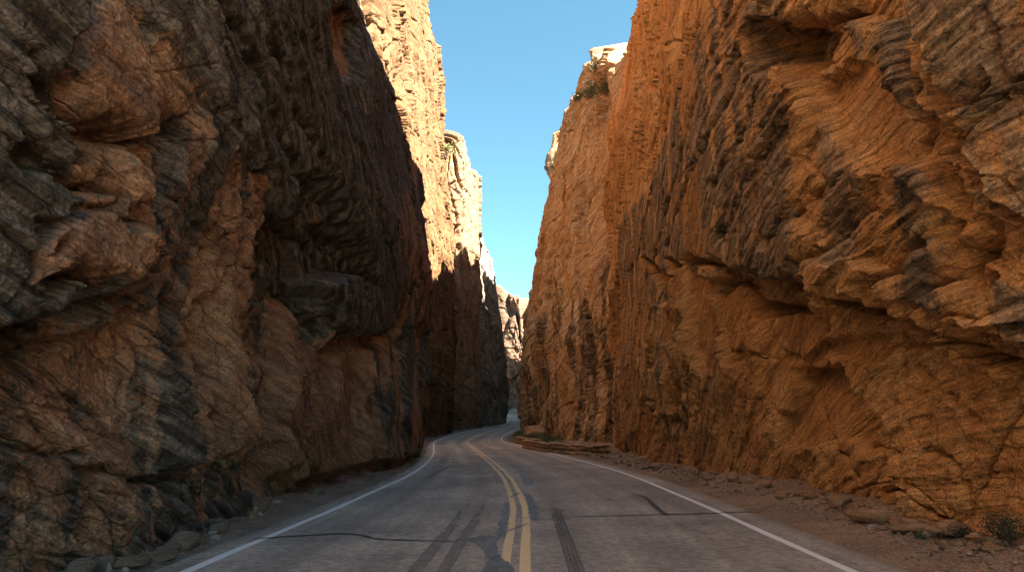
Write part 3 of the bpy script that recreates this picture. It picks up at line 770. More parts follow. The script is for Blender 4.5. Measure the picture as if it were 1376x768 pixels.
c3 = Cliff([(45, 108, 46, (0,) * 4), (14, 109, 47, (0, 0, -1, -3)), (8.6, 113, 48, (0, 0, -1, -3)), (8.8, 130, 50, (0, 0, -1, -3)), (9.5, 150, 50, (0, 0, -1, -3)), (13, 185, 50, (0, 0, -1, -3)), (16, 225, 46, (0, 0, -1, -3)), (19, 252, 56, (0, 0, -1, -3)), (25, 257, 54, (0, 0, -1, -3)), (55, 258, 40, (0,) * 4)],
           (0, 15, 30, 50), -1, 2.5, 67, 0.05, lambda x, y: .3 if x < 14 else 3.0, 200, spine=(60, 118, 245, 0.1))
CLIFF_SHADE = c3.build('cliff_wall', M_RIGHT2, dict(fz=2.0, st=.3, shA=.14, shC=.05, shB=.34, joint=1.38, lenB=6.0))  # unseen cliff added to cast shade on the grey cliff and butte foot
tag(CLIFF_SHADE, 'cliff added out of view behind the amber cliff to shade the last bend', 'cliff', kind='structure')

ZB = (0, 20, 40, 60)
cb = Cliff([(-150, 300, 70, (0, -4, -9, -16)), (-60, 285, 66, (0, -4, -9, -16)), (-15, 268, 58, (0, -3, -8, -14)), (4, 262, 54, (0, -3, -8, -14)), (16, 270, 50, (0, -4, -9, -15)), (50, 285, 55, (0, -4, -9, -16)), (150, 300, 60, (0, -4, -9, -16))],
           ZB, 1, 5.0, 71, 0.03, lambda x, y: 0.5 if abs(x) < 25 else 3.0, 260, spine=(0, 420, 420, 0.05))
cb.pat[:] = 0.0
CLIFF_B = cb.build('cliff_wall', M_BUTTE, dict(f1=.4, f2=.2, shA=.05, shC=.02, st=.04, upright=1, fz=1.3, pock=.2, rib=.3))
tag(CLIFF_B, 'pale sunlit cliff far away at the end of the canyon', 'cliff', kind='structure')

# ------------------------------------------------------------------ ground
def road_dist(x, y):
    """distance from the road's centre line"""
    x = np.asarray(x, float).ravel(); y = np.asarray(y, float).ravel()
    out = np.full(x.shape, 1e9)
    c = CL[::2]
    for k in range(0, len(x), 20000):
        d = np.hypot(x[k:k + 20000, None] - c[None, :, 0], y[k:k + 20000, None] - c[None, :, 1])
        j = d.argmin(1); dm = d[np.arange(len(j)), j]
        side = (x[k:k + 20000] - c[j, 0]) * CN[::2][j, 0] + (y[k:k + 20000] - c[j, 1]) * CN[::2][j, 1]
        # measured as if the paved edge stood at the same distance on both sides
        out[k:k + 20000] = dm + np.where(side < 0, .42 - (EL[::2][j] + HALF), .18 - (ER[::2][j] - HALF))
    return out

def ground_z(x, y):
    x = np.asarray(x, float); y = np.asarray(y, float)
    d = road_dist(x, y).reshape(x.shape)
    rise = sstep(4.1, 6.2, d) * (0.26 + 0.10 * fbm(x / 1.7, y / 1.7, 3, 301)) + 0.02 * fbm(x / 0.25, y / 0.25, 3, 302) * sstep(3.9, 4.5, d) + 0.05 * fbm(x / 0.7, y / 0.7, 3, 303) * sstep(4.0, 5.2, d)
    return zprof(y) - 0.045 + 0.05 * sstep(3.95, 4.35, d) + rise

gx = np.unique(np.concatenate([np.linspace(-2500, -40, 12), np.linspace(-40, -9, 32), np.linspace(-9, -3, 110), np.linspace(-3, 3, 16), np.linspace(3, 9, 110), np.linspace(9, 40, 32), np.linspace(40, 2500, 12)]))
gy = np.unique(np.concatenate([np.linspace(-2500, -40, 12), np.linspace(-40, 4, 60), 4 + np.cumsum(np.full(420, 0.045) * np.linspace(1, 6, 420)), np.linspace(72, 260, 260), np.linspace(262, 3000, 40)]))
GX_, GY_ = np.meshgrid(gx, gy, indexing='ij')
GV = np.stack([GX_, GY_, ground_z(GX_, GY_)], 2).reshape(-1, 3)
m, nt, b, out = mat_new('dirt'); n = N(nt)
co = n.coord()
a1 = n.noise(co, 0.8, 6, 0.6); a2 = n.noise(co, 14, 5, 0.7); a3 = n.voro(co, 28.0); side = n.nt.nodes.new('ShaderNodeSeparateXYZ'); n.l(co, side.inputs[0])
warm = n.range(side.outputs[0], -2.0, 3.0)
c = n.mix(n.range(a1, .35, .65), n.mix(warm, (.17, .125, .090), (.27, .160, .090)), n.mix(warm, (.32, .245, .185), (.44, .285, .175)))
c = n.mix(n.range(a2, .45, .7), c, n.mix(warm, (.38, .31, .25), (.50, .36, .25)))
c = n.mix(1.0, c, n.mix(n.range(a3, .1, .5), (1.15, 1.15, 1.15), (.6, .6, .6)), 'MULTIPLY')
n.l(c, b.inputs['Base Color']); b.inputs['Roughness'].default_value = .95
n.l(n.bump(n.math('ADD', n.math('MULTIPLY', a2, .6), n.math('MULTIPLY', a3, -.8)), .9, .04), b.inputs['Normal'])
M_DIRT = m
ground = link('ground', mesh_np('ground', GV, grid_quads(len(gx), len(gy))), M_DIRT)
tag(ground, kind='structure')

# ------------------------------------------------------------------ road
def asphalt_material():
    m, nt, b, out = mat_new('asphalt'); n = N(nt)
    co = n.coord(); off = n.attr('across'); al = n.attr('station')
    sp = n.noise(co, 55, 3, .8); sp2 = n.noise(co, 150, 2, .7); bl = n.noise(co, .45, 6, .6); bl2 = n.noise(co, 2.2, 5, .65)
    lanev = n.comb(n.math('MULTIPLY', off, 1.3), n.math('MULTIPLY', al, .035), 0.0)
    lane = n.noise(lanev, 1.0, 5, .6)
    c = n.mix(n.range(n.math('ADD', n.math('MULTIPLY', bl, .5), n.math('MULTIPLY', lane, .5)), .36, .64), (.22, .202, .180), (.46, .405, .340))
    wheel = n.math('ABSOLUTE', n.math('SUBTRACT', n.math('ABSOLUTE', off), 1.65))
    wheel = n.math('ABSOLUTE', n.math('SUBTRACT', wheel, .82))
    c = n.mix(n.math('MULTIPLY', n.range(wheel, .45, .05), .30), c, (.105, .100, .096))
    c = n.mix(n.math('MULTIPLY', n.range(bl2, .5, .72), .30), c, (.36, .29, .235))
    c = n.mix(1.0, c, n.mix(n.range(n.noise(co, 9, 5, .75), .36, .64), (.74, .74, .75), (1.26, 1.25, 1.23)), 'MULTIPLY')
    c = n.mix(n.math('MULTIPLY', n.range(n.noise(n.map(co, (1, .35, 1)), 1.3, 6, .7), .56, .66), .45), c, (.10, .095, .092))
    edge = n.math('ADD', n.math('ABSOLUTE', off), n.math('MULTIPLY', n.math('SUBTRACT', bl2, .5), .7))
    c = n.mix(n.math('MULTIPLY', n.range(edge, 3.45, 4.0), .75), c, (.22, .165, .118))
    c = n.mix(1.0, c, n.mix(n.range(sp, .30, .70), (.40, .40, .41), (1.65, 1.62, 1.58)), 'MULTIPLY')
    c = n.mix(1.0, c, n.mix(n.range(sp2, .3, .7), (.72, .72, .72), (1.25, 1.25, 1.25)), 'MULTIPLY')
    n.l(c, b.inputs['Base Color']); b.inputs['Roughness'].default_value = .82
    b.inputs['Specular IOR Level'].default_value = .35
    n.l(n.bump(n.math('ADD', sp, sp2), .5, .012), b.inputs['Normal'])
    return m
M_ASPH = asphalt_material()
offs = [-3.83, -3.62, -HALF, -2.4, -1.2, 0, 1.2, 2.4, HALF, 3.86, 4.07]
V, q, off = road_strip(offs, wob=0.12, seed=70)
V = V.reshape(len(CL), len(offs), 3); V[:, 0, 2] -= .06; V[:, -1, 2] -= .06
road = link('road', mesh_np('road', V.reshape(-1, 3), q), M_ASPH)
attr(road.data, 'across', np.tile(np.array(offs), len(CL)))
attr(road.data, 'station', np.repeat(np.arange(len(CL)) * .5, len(offs)))
tag(road, kind='structure')

def paint_material(name, col, wear, under=(.10, .092, .085)):
    m, nt, b, out = mat_new(name); n = N(nt)
    co = n.coord()
    w = n.noise(co, 9, 6, .7); w2 = n.noise(co, 1.1, 4, .6); g = n.noise(co, 70, 3, .7)
    k = n.math('ADD', n.math('ADD', n.math('MULTIPLY', w, .7), n.math('MULTIPLY', w2, .6)), n.math('MULTIPLY', g, .35))
    f = n.range(k, wear, wear + .14)
    c = n.mix(n.range(g, .3, .7), tuple(v * .82 for v in col), tuple(min(.85, v * 1.1) for v in col))
    c = n.mix(f, c, under)
    n.l(c, b.inputs['Base Color']); b.inputs['Roughness'].default_value = .7
    n.l(n.bump(g, .35, .006), b.inputs['Normal'])
    return m
M_WHITE = paint_material('white_paint', (.80, .79, .76), 1.04)
M_YEL = paint_material('yellow_paint', (.78, .56, .28), 1.02)
M_YEL_WORN = paint_material('worn_yellow_paint', (.74, .53, .28), .93)

def tar_material(name, col, rough, cover):
    m, nt, b, out = mat_new(name); n = N(nt)
    co = n.coord(); g = n.noise(co, 40, 4, .7); bl = n.noise(co, 4, 5, .7)
    n.l(n.mix(n.range(g, .3, .7), tuple(v * .7 for v in col), tuple(v * 1.35 for v in col)), b.inputs['Base Color'])
    b.inputs['Roughness'].default_value = rough
    fade = n.attr('fade')
    tr = nt.nodes.new('ShaderNodeBsdfTransparent'); mx = nt.nodes.new('ShaderNodeMixShader')
    k = n.range(n.math('ADD', n.math('ADD', n.math('MULTIPLY', bl, .6), n.math('MULTIPLY', g, .5)), n.math('MULTIPLY', fade, .5)), cover, cover + .22)
    n.l(k, mx.inputs[0]); n.l(b.outputs[0], mx.inputs[1]); n.l(tr.outputs[0], mx.inputs[2]); n.l(mx.outputs[0], out.inputs[0])
    return m
M_TAR = tar_material('tar', (.022, .026, .032), .50, .80)
M_TAR_THIN = tar_material('thin_tar', (.045, .054, .066), .5, .52)
M_RUBBER = tar_material('rubber_mark', (.12, .11, .10), .8, .56)

i_far = int(np.argmin(np.abs(CL[:, 1] - 200)))
def line(name, o, w, mat, wob, seed, label):
    V, q, _ = road_strip([o - w / 2, o + w / 2], 0, i_far, .004, wob, seed)
    l = link(name, mesh_np(name, V, q), mat, road)
    l['label'] = label
line('edge_line', -HALF, .115, M_WHITE, .012, 1, 'white edge line along the left side of the road')
line('edge_line', HALF, .115, M_WHITE, .012, 2, 'white edge line along the right side of the road')
line('centre_line', -.105, .105, M_YEL_WORN, .016, 3, 'worn and chipped yellow centre line')
line('centre_line', .105, .115, M_YEL, .015, 4, 'better kept yellow centre line')

def sheet(name, poly, mat, h, parent=road, label=None, wob=0.0):
    """flat patch lying on the road, outline in photo points"""
    pts = [Vector((*on_ground(x, y), h)) for x, y in poly]
    dense = []
    for i, p in enumerate(pts):
        qn = pts[(i + 1) % len(pts)]
        k = max(1, int((qn - p).length / .06))
        dense += [p.lerp(qn, t / k) for t in range(k)]
    A = np.array([tuple(p) for p in dense])
    A[:, 0] += wob * fbm(A[:, 0] / .15, A[:, 1] / .15, 3, 77); A[:, 1] += wob * 1.5 * fbm(A[:, 0] / .15 + 30, A[:, 1] / .15, 3, 78)
    tri = mgeo.tessellate_polygon([[Vector(p) for p in A]])
    tri = [t if (A[t[1]] - A[t[0]])[0] * (A[t[2]] - A[t[0]])[1] - (A[t[1]] - A[t[0]])[1] * (A[t[2]] - A[t[0]])[0] > 0 else t[::-1] for t in tri]
    A[:, 2] = zprof(A[:, 1]) + h
    o = link(name, mesh_np(name, A, None, tri, smooth=False), mat, parent)
    if label: o['label'] = label
    return o

def seam(pts, w0, w1=None, h=.008):
    """tar-filled crack along a line of photo points"""
    g = np.array([on_ground(x, y) for x, y in pts]); g = catmull(g, 12)
    L_ = arclen(g); s_ = np.arange(0, L_[-1], .05)
    g = np.stack([np.interp(s_, L_, g[:, 0]), np.interp(s_, L_, g[:, 1])], 1)
    g += .02 * np.stack([fbm(s_ / .4, s_ * 0 + g[0, 0], 3, 80), fbm(s_ / .4, s_ * 0 + 5 + g[0, 0], 3, 81)], 1)
    t = np.gradient(g, axis=0); t /= np.linalg.norm(t, axis=1)[:, None] + 1e-9
    nn = np.stack([t[:, 1], -t[:, 0]], 1)
    w = np.interp(s_, [0, L_[-1]], [w0, w1 or w0]) * (1 + .5 * fbm(s_ / .25, s_ * 0 + 2, 3, 82)) * np.clip(np.minimum(s_, L_[-1] - s_) / .15 + .25, 0, 1)
    A = np.stack([g - nn * w[:, None], g + nn * w[:, None]], 1)
    V = np.concatenate([A, np.full(A.shape[:2] + (1,), 0.0)], 2).reshape(-1, 3); V[:, 2] = zprof(V[:, 1]) + h
    return link('tar_seam', mesh_np('tar_seam', V, grid_quads(len(g), 2)[:, ::-1], smooth=False), M_TAR, road)

for pts, w in (([(340, 724), (430, 718), (482, 718), (508, 724), (612, 727)], .032), ([(430, 718), (480, 715), (545, 714)], .015), ([(770, 694), (850, 692), (940, 690), (1032, 686)], .030),
               ([(848, 664), (866, 667), (880, 680), (896, 692)], .045), ([(560, 673), (608, 672)], .014), ([(582, 650), (624, 649)], .025), ([(580, 624), (632, 623)], .05), ([(574, 643), (590, 633), (605, 626)], .09),
               ([(616, 625), (631, 626)], .12), ([(728, 641), (756, 641)], .02), ([(797, 637), (850, 634)], .02), ([(842, 666), (864, 668)], .02), ([(700, 695), (722, 697), (770, 696)], .018), ([(680, 715), (700, 706), (712, 703)], .016),
               ([(686, 668), (698, 662)], .03), ([(930, 705), (960, 700)], .012), ([(612, 727), (640, 724), (668, 722)], .02), ([(575, 640), (640, 641)], .012), ([(760, 612), (790, 616)], .03), ([(672, 612), (690, 610), (700, 613)], .06)):
    seam(pts, w)
sheet('tar_patch', [(649, 775), (654, 751), (647, 733), (628, 725), (645, 719), (667, 720), (669, 707), (676, 677), (684, 674), (683, 692), (680, 714), (667, 726), (671, 746), (690, 762), (690, 775)], M_TAR_THIN, .0065, label='blue grey tar patch along the worn yellow line', wob=.05)
sheet('tar_patch', [(704, 661), (713, 664), (723, 683), (721, 701), (712, 696), (709, 675)], M_TAR_THIN, .0065, label='small grey tar smear right of the yellow lines', wob=.06)
sheet('tar_patch', [(699, 636), (713, 640), (717, 651), (706, 652)], M_TAR_THIN, .0065, label='faint distant tar smear beside the yellow lines', wob=.08)

M_RUBBER_FAINT = tar_material('faint_rubber_mark', (.19, .17, .15), .8, .50)
def tyre_mark(lft, rgt, n_str, mat, label, h=.0052):
    a = catmull(np.array([on_ground(*p) for p in lft]), 20); b_ = catmull(np.array([on_ground(*p) for p in rgt]), 20)
    Vs, Q = [], []
    for k in range(n_str):
        t0 = (k + .07) / n_str; t1 = (k + .93) / n_str
        A = np.stack([a + (b_ - a) * t0, a + (b_ - a) * t1], 1)
        V = np.concatenate([A, np.full(A.shape[:2] + (1,), 0.0)], 2).reshape(-1, 3); V[:, 2] = zprof(V[:, 1]) + h
        q = grid_quads(len(a), 2)[:, ::-1] + sum(len(v) for v in Vs)
        Vs.append(V); Q.append(q)
    V = np.concatenate(Vs); Q = np.concatenate(Q)
    o = link('tyre_mark', mesh_np('tyre_mark', V, Q, smooth=False), mat, road)
    attr(o.data, 'fade', sstep(7.5, 19, V[:, 1]) * .75 + .25 * fbm(V[:, 1] / 1.5, V[:, 0] / .12, 2, 5))
    o['label'] = label
tyre_mark([(737, 681), (750, 720), (765, 775)], [(751, 681), (768, 720), (790, 775)], 4, M_RUBBER, 'dark striped tyre mark in the right lane')
tyre_mark([(656, 634), (651, 655), (641, 685), (616, 720), (582, 775)], [(660, 634), (656, 655), (649, 690), (632, 720), (601, 775)], 4, M_RUBBER_FAINT, 'dark striped tyre mark left of the centre')
tyre_mark([(634, 652), (614, 690), (588, 720), (540, 775)], [(640, 652), (626, 690), (604, 720), (562, 775)], 5, M_RUBBER_FAINT, 'fainter tyre mark in the left lane', .0048)

def foot(c, sgn):
    """how far out each cliff's foot stands, along the road"""
    V = c.V.reshape(-1, 3); m = (V[:, 2] > -.1) & (V[:, 2] < .75) & (V[:, 1] > 3) & (V[:, 1] < 34)
    yy = np.arange(3, 34, .15); out = np.zeros(len(yy)); b_ = ((V[m, 1] - 3) / .15).astype(int); x = V[m, 0] * sgn
    out[:] = -99; np.maximum.at(out, np.clip(b_, 0, len(yy) - 1), x)
    return yy, out
FL, FR = foot(cl, 1), foot(cr, -1)
def clear_of_cliff(x, y, r_):
    if 3 < y < 33.5:
        xl = float(np.interp(y, *FL)); xr = -float(np.interp(y, *FR))
        if x < 0: x = max(x, xl + r_)
        else: x = min(x, xr - r_)
    return x

# ------------------------------------------------------------------ stones
def stone_mesh(seed, nsub=3, sq=(1, .8, .55), ang=0.25):
    bm = bmesh.new(); bmesh.ops.create_icosphere(bm, subdivisions=nsub, radius=1.0)
    r = random.Random(seed)
    V = np.array([v.co[:] for v in bm.verts]); F = np.array([[v.index for v in f.verts] for f in bm.faces])
    bm.free()
    # cut by random planes for flat broken faces
    for _ in range(11):
        nrm = np.array([r.gauss(0, 1) for _ in range(3)]); nrm /= np.linalg.norm(nrm)
        d = r.uniform(.55, .85); k = V @ nrm - d
        V -= np.where(k > 0, k, 0)[:, None] * nrm[None] * .96
    V += .05 * np.stack([fbm(V[:, 0] * 2 + V[:, 2], V[:, 1] * 2 + seed, 3, seed), fbm(V[:, 1] * 2 + V[:, 0], V[:, 2] * 2, 3, seed + 3), fbm(V[:, 2] * 2, V[:, 0] * 2 + V[:, 1], 3, seed + 6)], 1)
    return V * np.array(sq), F

def rock_attrs(me, n_, pat):
    attr(me, 'patina', np.full(n_, pat)); attr(me, 'pale', np.full(n_, .2))
    co_ = np.zeros(n_ * 3, np.float32); me.vertices.foreach_get('co', co_); co_ = co_.reshape(-1, 3)
    attr(me, 'bed', co_[:, 2] * 3); attr(me, 'along', co_[:, 0] * 3)

M_STONE_L = rock_material('grey_brown_stone', (.16, .11, .08), (.26, .19, .145), (.40, .32, .26), (.09, .075, .06), (.20, .17, .14), .4, .03)
M_STONE_R = rock_material('tan_stone', (.28, .15, .08), (.42, .25, .14), (.55, .40, .27), (.18, .11, .07), (.30, .2, .13), .4, .03)
M_STONE_P = rock_material('pale_stone', (.42, .34, .27), (.55, .46, .38), (.65, .57, .48), (.3, .25, .2), (.42, .35, .28), .4, .03)

def rock(px, py, w, label, mat, seed, sq=(1, .8, .5), pat=.1, sink=.25, rot=0, group=None, z=.12):
    x, y = on_ground(px, py, 0.05)
    for _ in range(4):
        gz = float(ground_z(np.array([x]), np.array([y]))[0])
        x, y = on_ground(px, py, gz + w * .12)
        x = clear_of_cliff(x, y, w * .28)
    gz = float(ground_z(np.array([x]), np.array([y]))[0])
    V, F = stone_mesh(seed, 3, sq)
    V = V * (w / 2)
    ca, sa_ = math.cos(rot), math.sin(rot)
    V = V @ np.array([[ca, sa_, 0], [-sa_, ca, 0], [0, 0, 1]])
    me = mesh_np('rock', V, None, F)
    rock_attrs(me, len(V), pat)
    o = link('rock', me, mat); o.location = (x, y, gz + w / 2 * sq[2] * (1 - sink) * .7)
    tag(o, label, 'rock', group)
    return o

rock(165, 742, .50, 'broad flat grey rock lying against the dark cliff by the left shoulder', M_STONE_L, 3, (1, .55, .28), .2, rot=.7)
rock(110, 752, .55, 'long low slab at the foot of the dark cliff, nearest on that shoulder', M_STONE_L, 4, (1, .5, .25), .3, rot=.5)
rock(222, 752, .30, 'thin dark splinter of rock beside the broad flat grey rock', M_STONE_L, 5, (1, .16, .12), .5, rot=.35)
rock(245, 722, .16, 'small pale rock on the gravel of the left shoulder', M_STONE_P, 6, (1, .7, .5))
rock(228, 726, .18, 'chunky grey brown rock in the rubble heap below the dark cliff', M_STONE_L, 9, (1, .9, .7))
rock(259, 716, .15, 'whitish rock just up the left shoulder from the rubble heap', M_STONE_P, 10, (1, .6, .5))
rock(336, 687, .17, 'white angular rock, larger of the pair by the dead twig', M_STONE_P, 11, (1, .8, .8))
rock(350, 691, .10, 'white angular rock, smaller of the pair by the dead twig', M_STONE_P, 12, (1, .8, .8))
rock(372, 674, .22, 'flat pale rock near the twig at the dark cliff foot', M_STONE_P, 13, (1, .6, .35))
rock(168, 765, .09, 'tiny white stone on the dirt below the long low slab', M_STONE_P, 14, (1, .8, .7), z=.05)
rock(146, 765, .10, 'upright whitish chip of stone below the broad flat rock', M_STONE_P, 15, (.6, .5, 1), z=.05)
rock(1172, 708, .15, 'small cream rock alone on the right gravel shoulder', M_STONE_P, 16, (1, .7, .55), z=.08)
rock(1250, 724, .20, 'bright cream rock beside the small dark shrub', M_STONE_P, 17, (1, .6, .45), z=.10)
rock(1266, 730, .12, 'little tan rock just below the small dark shrub', M_STONE_R, 18, (1, .8, .6), z=.08)
rock(1313, 721, .14, 'rounded pale pink rock between the two shrubs', M_STONE_P, 19, (1, .8, .7), z=.10)
rock(1346, 745, .15, 'pale lumpy rock on the dirt below the larger shrub', M_STONE_P, 20, (1, .8, .6), z=.08)
rock(1225, 708, .62, 'low orange slab resting at the foot of the recessed panel', M_STONE_R, 21, (1, .6, .3), .05, rot=-.5)
rock(1183, 694, .75, 'wide orange slab in the scree under the recessed panel', M_STONE_R, 22, (1, .6, .35), .05, rot=-.4)
rock(1128, 680, .50, 'rusty orange rock at the foot of the blocky buttress', M_STONE_R, 24, (1, .7, .45), .1)
rock(1300, 712, .55, 'tan boulder half sunk in the scree by the larger shrub', M_STONE_R, 25, (1, .7, .5), .1)
rock(1052, 664, .34, 'small rounded boulder on the scree where the right shoulder widens', M_STONE_R, 26, (1, .8, .6), .1)
rock(850, 629, .6, 'flat tan slab beside the end of the low stone wall', M_STONE_R, 27, (1, .5, .22), .05, z=.1)
rock(1335, 735, .3, 'flat brown rock in front of the larger shrub', M_STONE_R, 28, (1, .7, .35), .2)
rock(1090, 672, .28, 'angular tan rock in the scree left of the rusty orange rock', M_STONE_R, 29, (1, .7, .6), .1)

def fallen():
    r = random.Random(12)
    left = [(60, 765), (92, 760), (185, 737), (215, 730), (272, 712), (290, 702), (305, 696), (345, 684), (395, 668), (425, 662), (455, 655), (500, 642), (530, 634), (548, 626)]
    right = [(1345, 722), (1290, 705), (1262, 700), (1205, 692), (1150, 683), (1108, 671), (1075, 664), (1030, 657), (1010, 652), (985, 646), (960, 641), (935, 636), (910, 631), (880, 625)]
    for sd, pts, who, mt in (('left', left, 'dark cliff', M_STONE_L), ('right', right, 'orange cliff', M_STONE_R)):
        for k, (px, py) in enumerate(pts):
            w = r.uniform(.18, .46)
            lab = f'plain brown block in the row fallen along the foot of the {who}'
            rock(px, py, w, lab, mt, 200 + k + (50 if sd == 'right' else 0), (1, r.uniform(.6, .9), r.uniform(.4, .75)), r.uniform(0, .5), .3, r.uniform(0, 6), f'blocks fallen at the foot of the {who}', .25)
fallen()

# loose gravel and scree on both shoulders: more than anyone could count
def gravel():
    base = [stone_mesh(100 + k, 1, (1, .8, .6)) for k in range(8)]
    VV, FF = [], []; nb = 0
    pats = []
    r = np.random.default_rng(5)
    def add(x, y, w):
        nonlocal nb
        V, F = base[r.integers(8)]
        a = r.uniform(0, 6.28); ca, sa_ = math.cos(a), math.sin(a)
        W = V @ np.array([[ca, sa_, 0], [-sa_, ca, 0], [0, 0, 1]]) * w * np.array([1, 1, r.uniform(.6, 1.1)])
        gz = GZ[len(pats)]
        VV.append(W + np.array([x, y, gz + w * .15])); FF.append(F + nb); nb += len(V); pats.append((len(V), r.uniform(-.3, .6)))
    pos = []
    for sidek in (-1, 1):
        for _ in range(6500):
            y = 5.5 + 62 * r.random() ** 2.0
            i = int(np.argmin(np.abs(CL[:, 1] - y)))
            o = sidek * ((3.72 if sidek < 0 else 4.0) + abs(r.normal(0, .45)) + .9 * r.random() ** 1.4)
            if r.random() < .45: o = sidek * r.uniform(4.2 if sidek < 0 else 4.8, 5.6 if sidek < 0 else 6.4)
            o += EL[i] + HALF if sidek < 0 else ER[i] - HALF
            w = .008 + .022 * r.random() ** 2 + (.07 * r.random() ** 2 if (r.random() < .3 and abs(o) > 4.6) else 0)
            w *= max(1, y / 14)
            pos.append((CL[i, 0] + CN[i, 0] * o, CL[i, 1] + CN[i, 1] * o + r.uniform(-.2, .2), w))
    pos = np.array(pos)
    GZ = ground_z(pos[:, 0], pos[:, 1])
    for p in pos: add(*p)
    V = np.concatenate(VV); F = np.concatenate(FF)
    me = mesh_np('gravel', V, None, F, smooth=False)
    attr(me, 'patina', np.concatenate([np.full(k, p) for k, p in pats])); attr(me, 'pale', np.full(len(V), .2)); attr(me, 'bed', V[:, 2] * 3); attr(me, 'along', V[:, 0])
    o = link('gravel', me, rock_material('gravel_stone', (.20, .13, .09), (.33, .22, .15), (.48, .37, .28), (.10, .08, .06), (.22, .17, .13), 2.0, .01))
    tag(o, kind='stuff')
gravel()

# ------------------------------------------------------------------ low stone wall on the inside of the bend
def wall_path():
    pts = [on_ground(*p) for p in ((816, 614.5), (781, 611), (737, 607), (706, 601.5))]
    y0 = int(np.argmin(np.abs(CL[:, 1] - 50))); y1 = int(np.argmin(np.abs(CL[:, 1] - 66)))
    pts += [tuple(CL[i] + CN[i] * (ER[i] + .95)) for i in range(y0, y1, 8)]
    ex, ey = pts[-1]
    pts += [(ex + .25, ey + 3.0), (ex + .9, ey + 6.0), (ex + 1.8, ey + 9)]
    return catmull(np.array(pts), 10)
WP = wall_path()
def stone_wall():
    root = empty('stone_wall', (float(WP[0, 0]), float(WP[0, 1]), 0))
    L_ = arclen(WP); tot = L_[-1]
    r = random.Random(4)
    VV, FF = [], []; nb = 0
    def put(s_, z, l, h, dep, sd, into):
        nonlocal nb
        V, F = stone_mesh(sd, 2, (1, 1, 1))
        x = np.interp(s_, L_, WP[:, 0]); y = np.interp(s_, L_, WP[:, 1])
        x2 = np.interp(min(s_ + .3, tot), L_, WP[:, 0]); y2 = np.interp(min(s_ + .3, tot), L_, WP[:, 1])
        a = math.atan2(y2 - y, x2 - x); ca, sa_ = math.cos(a), math.sin(a)
        W = V * np.array([l * .62, dep * .62, h * .66])
        W = W @ np.array([[ca, sa_, 0], [-sa_, ca, 0], [0, 0, 1]]) + np.array([x, y, z + h / 2 + float(zprof(y))])
        into[0].append(W); into[1].append(F)
    body = ([], []); caps = []
    for row, (z, h) in enumerate(((-.05, .28), (.2, .24))):
        s_ = 0
        while s_ < tot:
            l = r.uniform(.35, .75); put(s_ + l / 2, z + r.uniform(-.02, .02), l, h, r.uniform(.42, .52), r.randint(1, 9999), body); s_ += l * .96
    s_ = 0
    while s_ < tot:
        l = r.uniform(.4, .8) if s_ > 5 else r.uniform(1.2, 1.7)
        one = ([], []); put(s_ + l / 2, .40 + r.uniform(-.03, .04), l, .13, .56, r.randint(1, 9999), one); caps.append(one); s_ += l * .95
    def fin(nm, b_):
        V, F, k = [], [], 0
        for v, f in zip(*b_): V.append(v); F.append(f + k); k += len(v)
        V = np.concatenate(V) - np.array(root.location)
        me = mesh_np(nm, V, None, np.concatenate(F)); rock_attrs(me, len(V), .05)
        return link(nm, me, M_STONE_R, root)
    fin('wall_body', body)
    for c_ in caps: fin('capstone', c_)
    tag(root, 'low dry stone wall with flat capstones curving along the inside of the bend', 'wall')
stone_wall()
V, F = stone_mesh(55, 4, (1.0, .9, .75)); V = V * 1.25
me = mesh_np('boulder', V, None, F); rock_attrs(me, len(V), .1)
bo = link('boulder', me, M_STONE_R); bo.location = (2.05, 66.5, .75)
tag(bo, 'rounded brown boulder sitting in the grass behind the low stone wall', 'boulder')

# ------------------------------------------------------------------ plants
def leaf_material(name, a, b2):
    m, nt, b, out = mat_new(name); n = N(nt)
    k = n.noise(n.coord(), 2.5, 4, .6)
    n.l(n.mix(n.range(k, .35, .65), a, b2), b.inputs['Base Color']); b.inputs['Roughness'].default_value = .7
    return m
M_LEAF = leaf_material('desert_leaf', (.045, .060, .022), (.10, .115, .045))
M_LEAF_Y = leaf_material('yellow_green_leaf', (.11, .12, .03), (.20, .19, .06))
M_LEAF_D = leaf_material('dark_leaf', (.022, .030, .016), (.05, .055, .028))
M_GRASS = leaf_material('grass_blade', (.05, .07, .025), (.11, .13, .05))
m, nt, b, out = mat_new('bark'); b.inputs['Base Color'].default_value = (.09, .065, .045, 1); b.inputs['Roughness'].default_value = .9
n = N(nt); n.l(n.mix(n.range(n.noise(n.coord(), 12, 4, .7), .35, .65), (.06, .042, .03), (.15, .115, .085)), b.inputs['Base Color'])
M_BARK = m

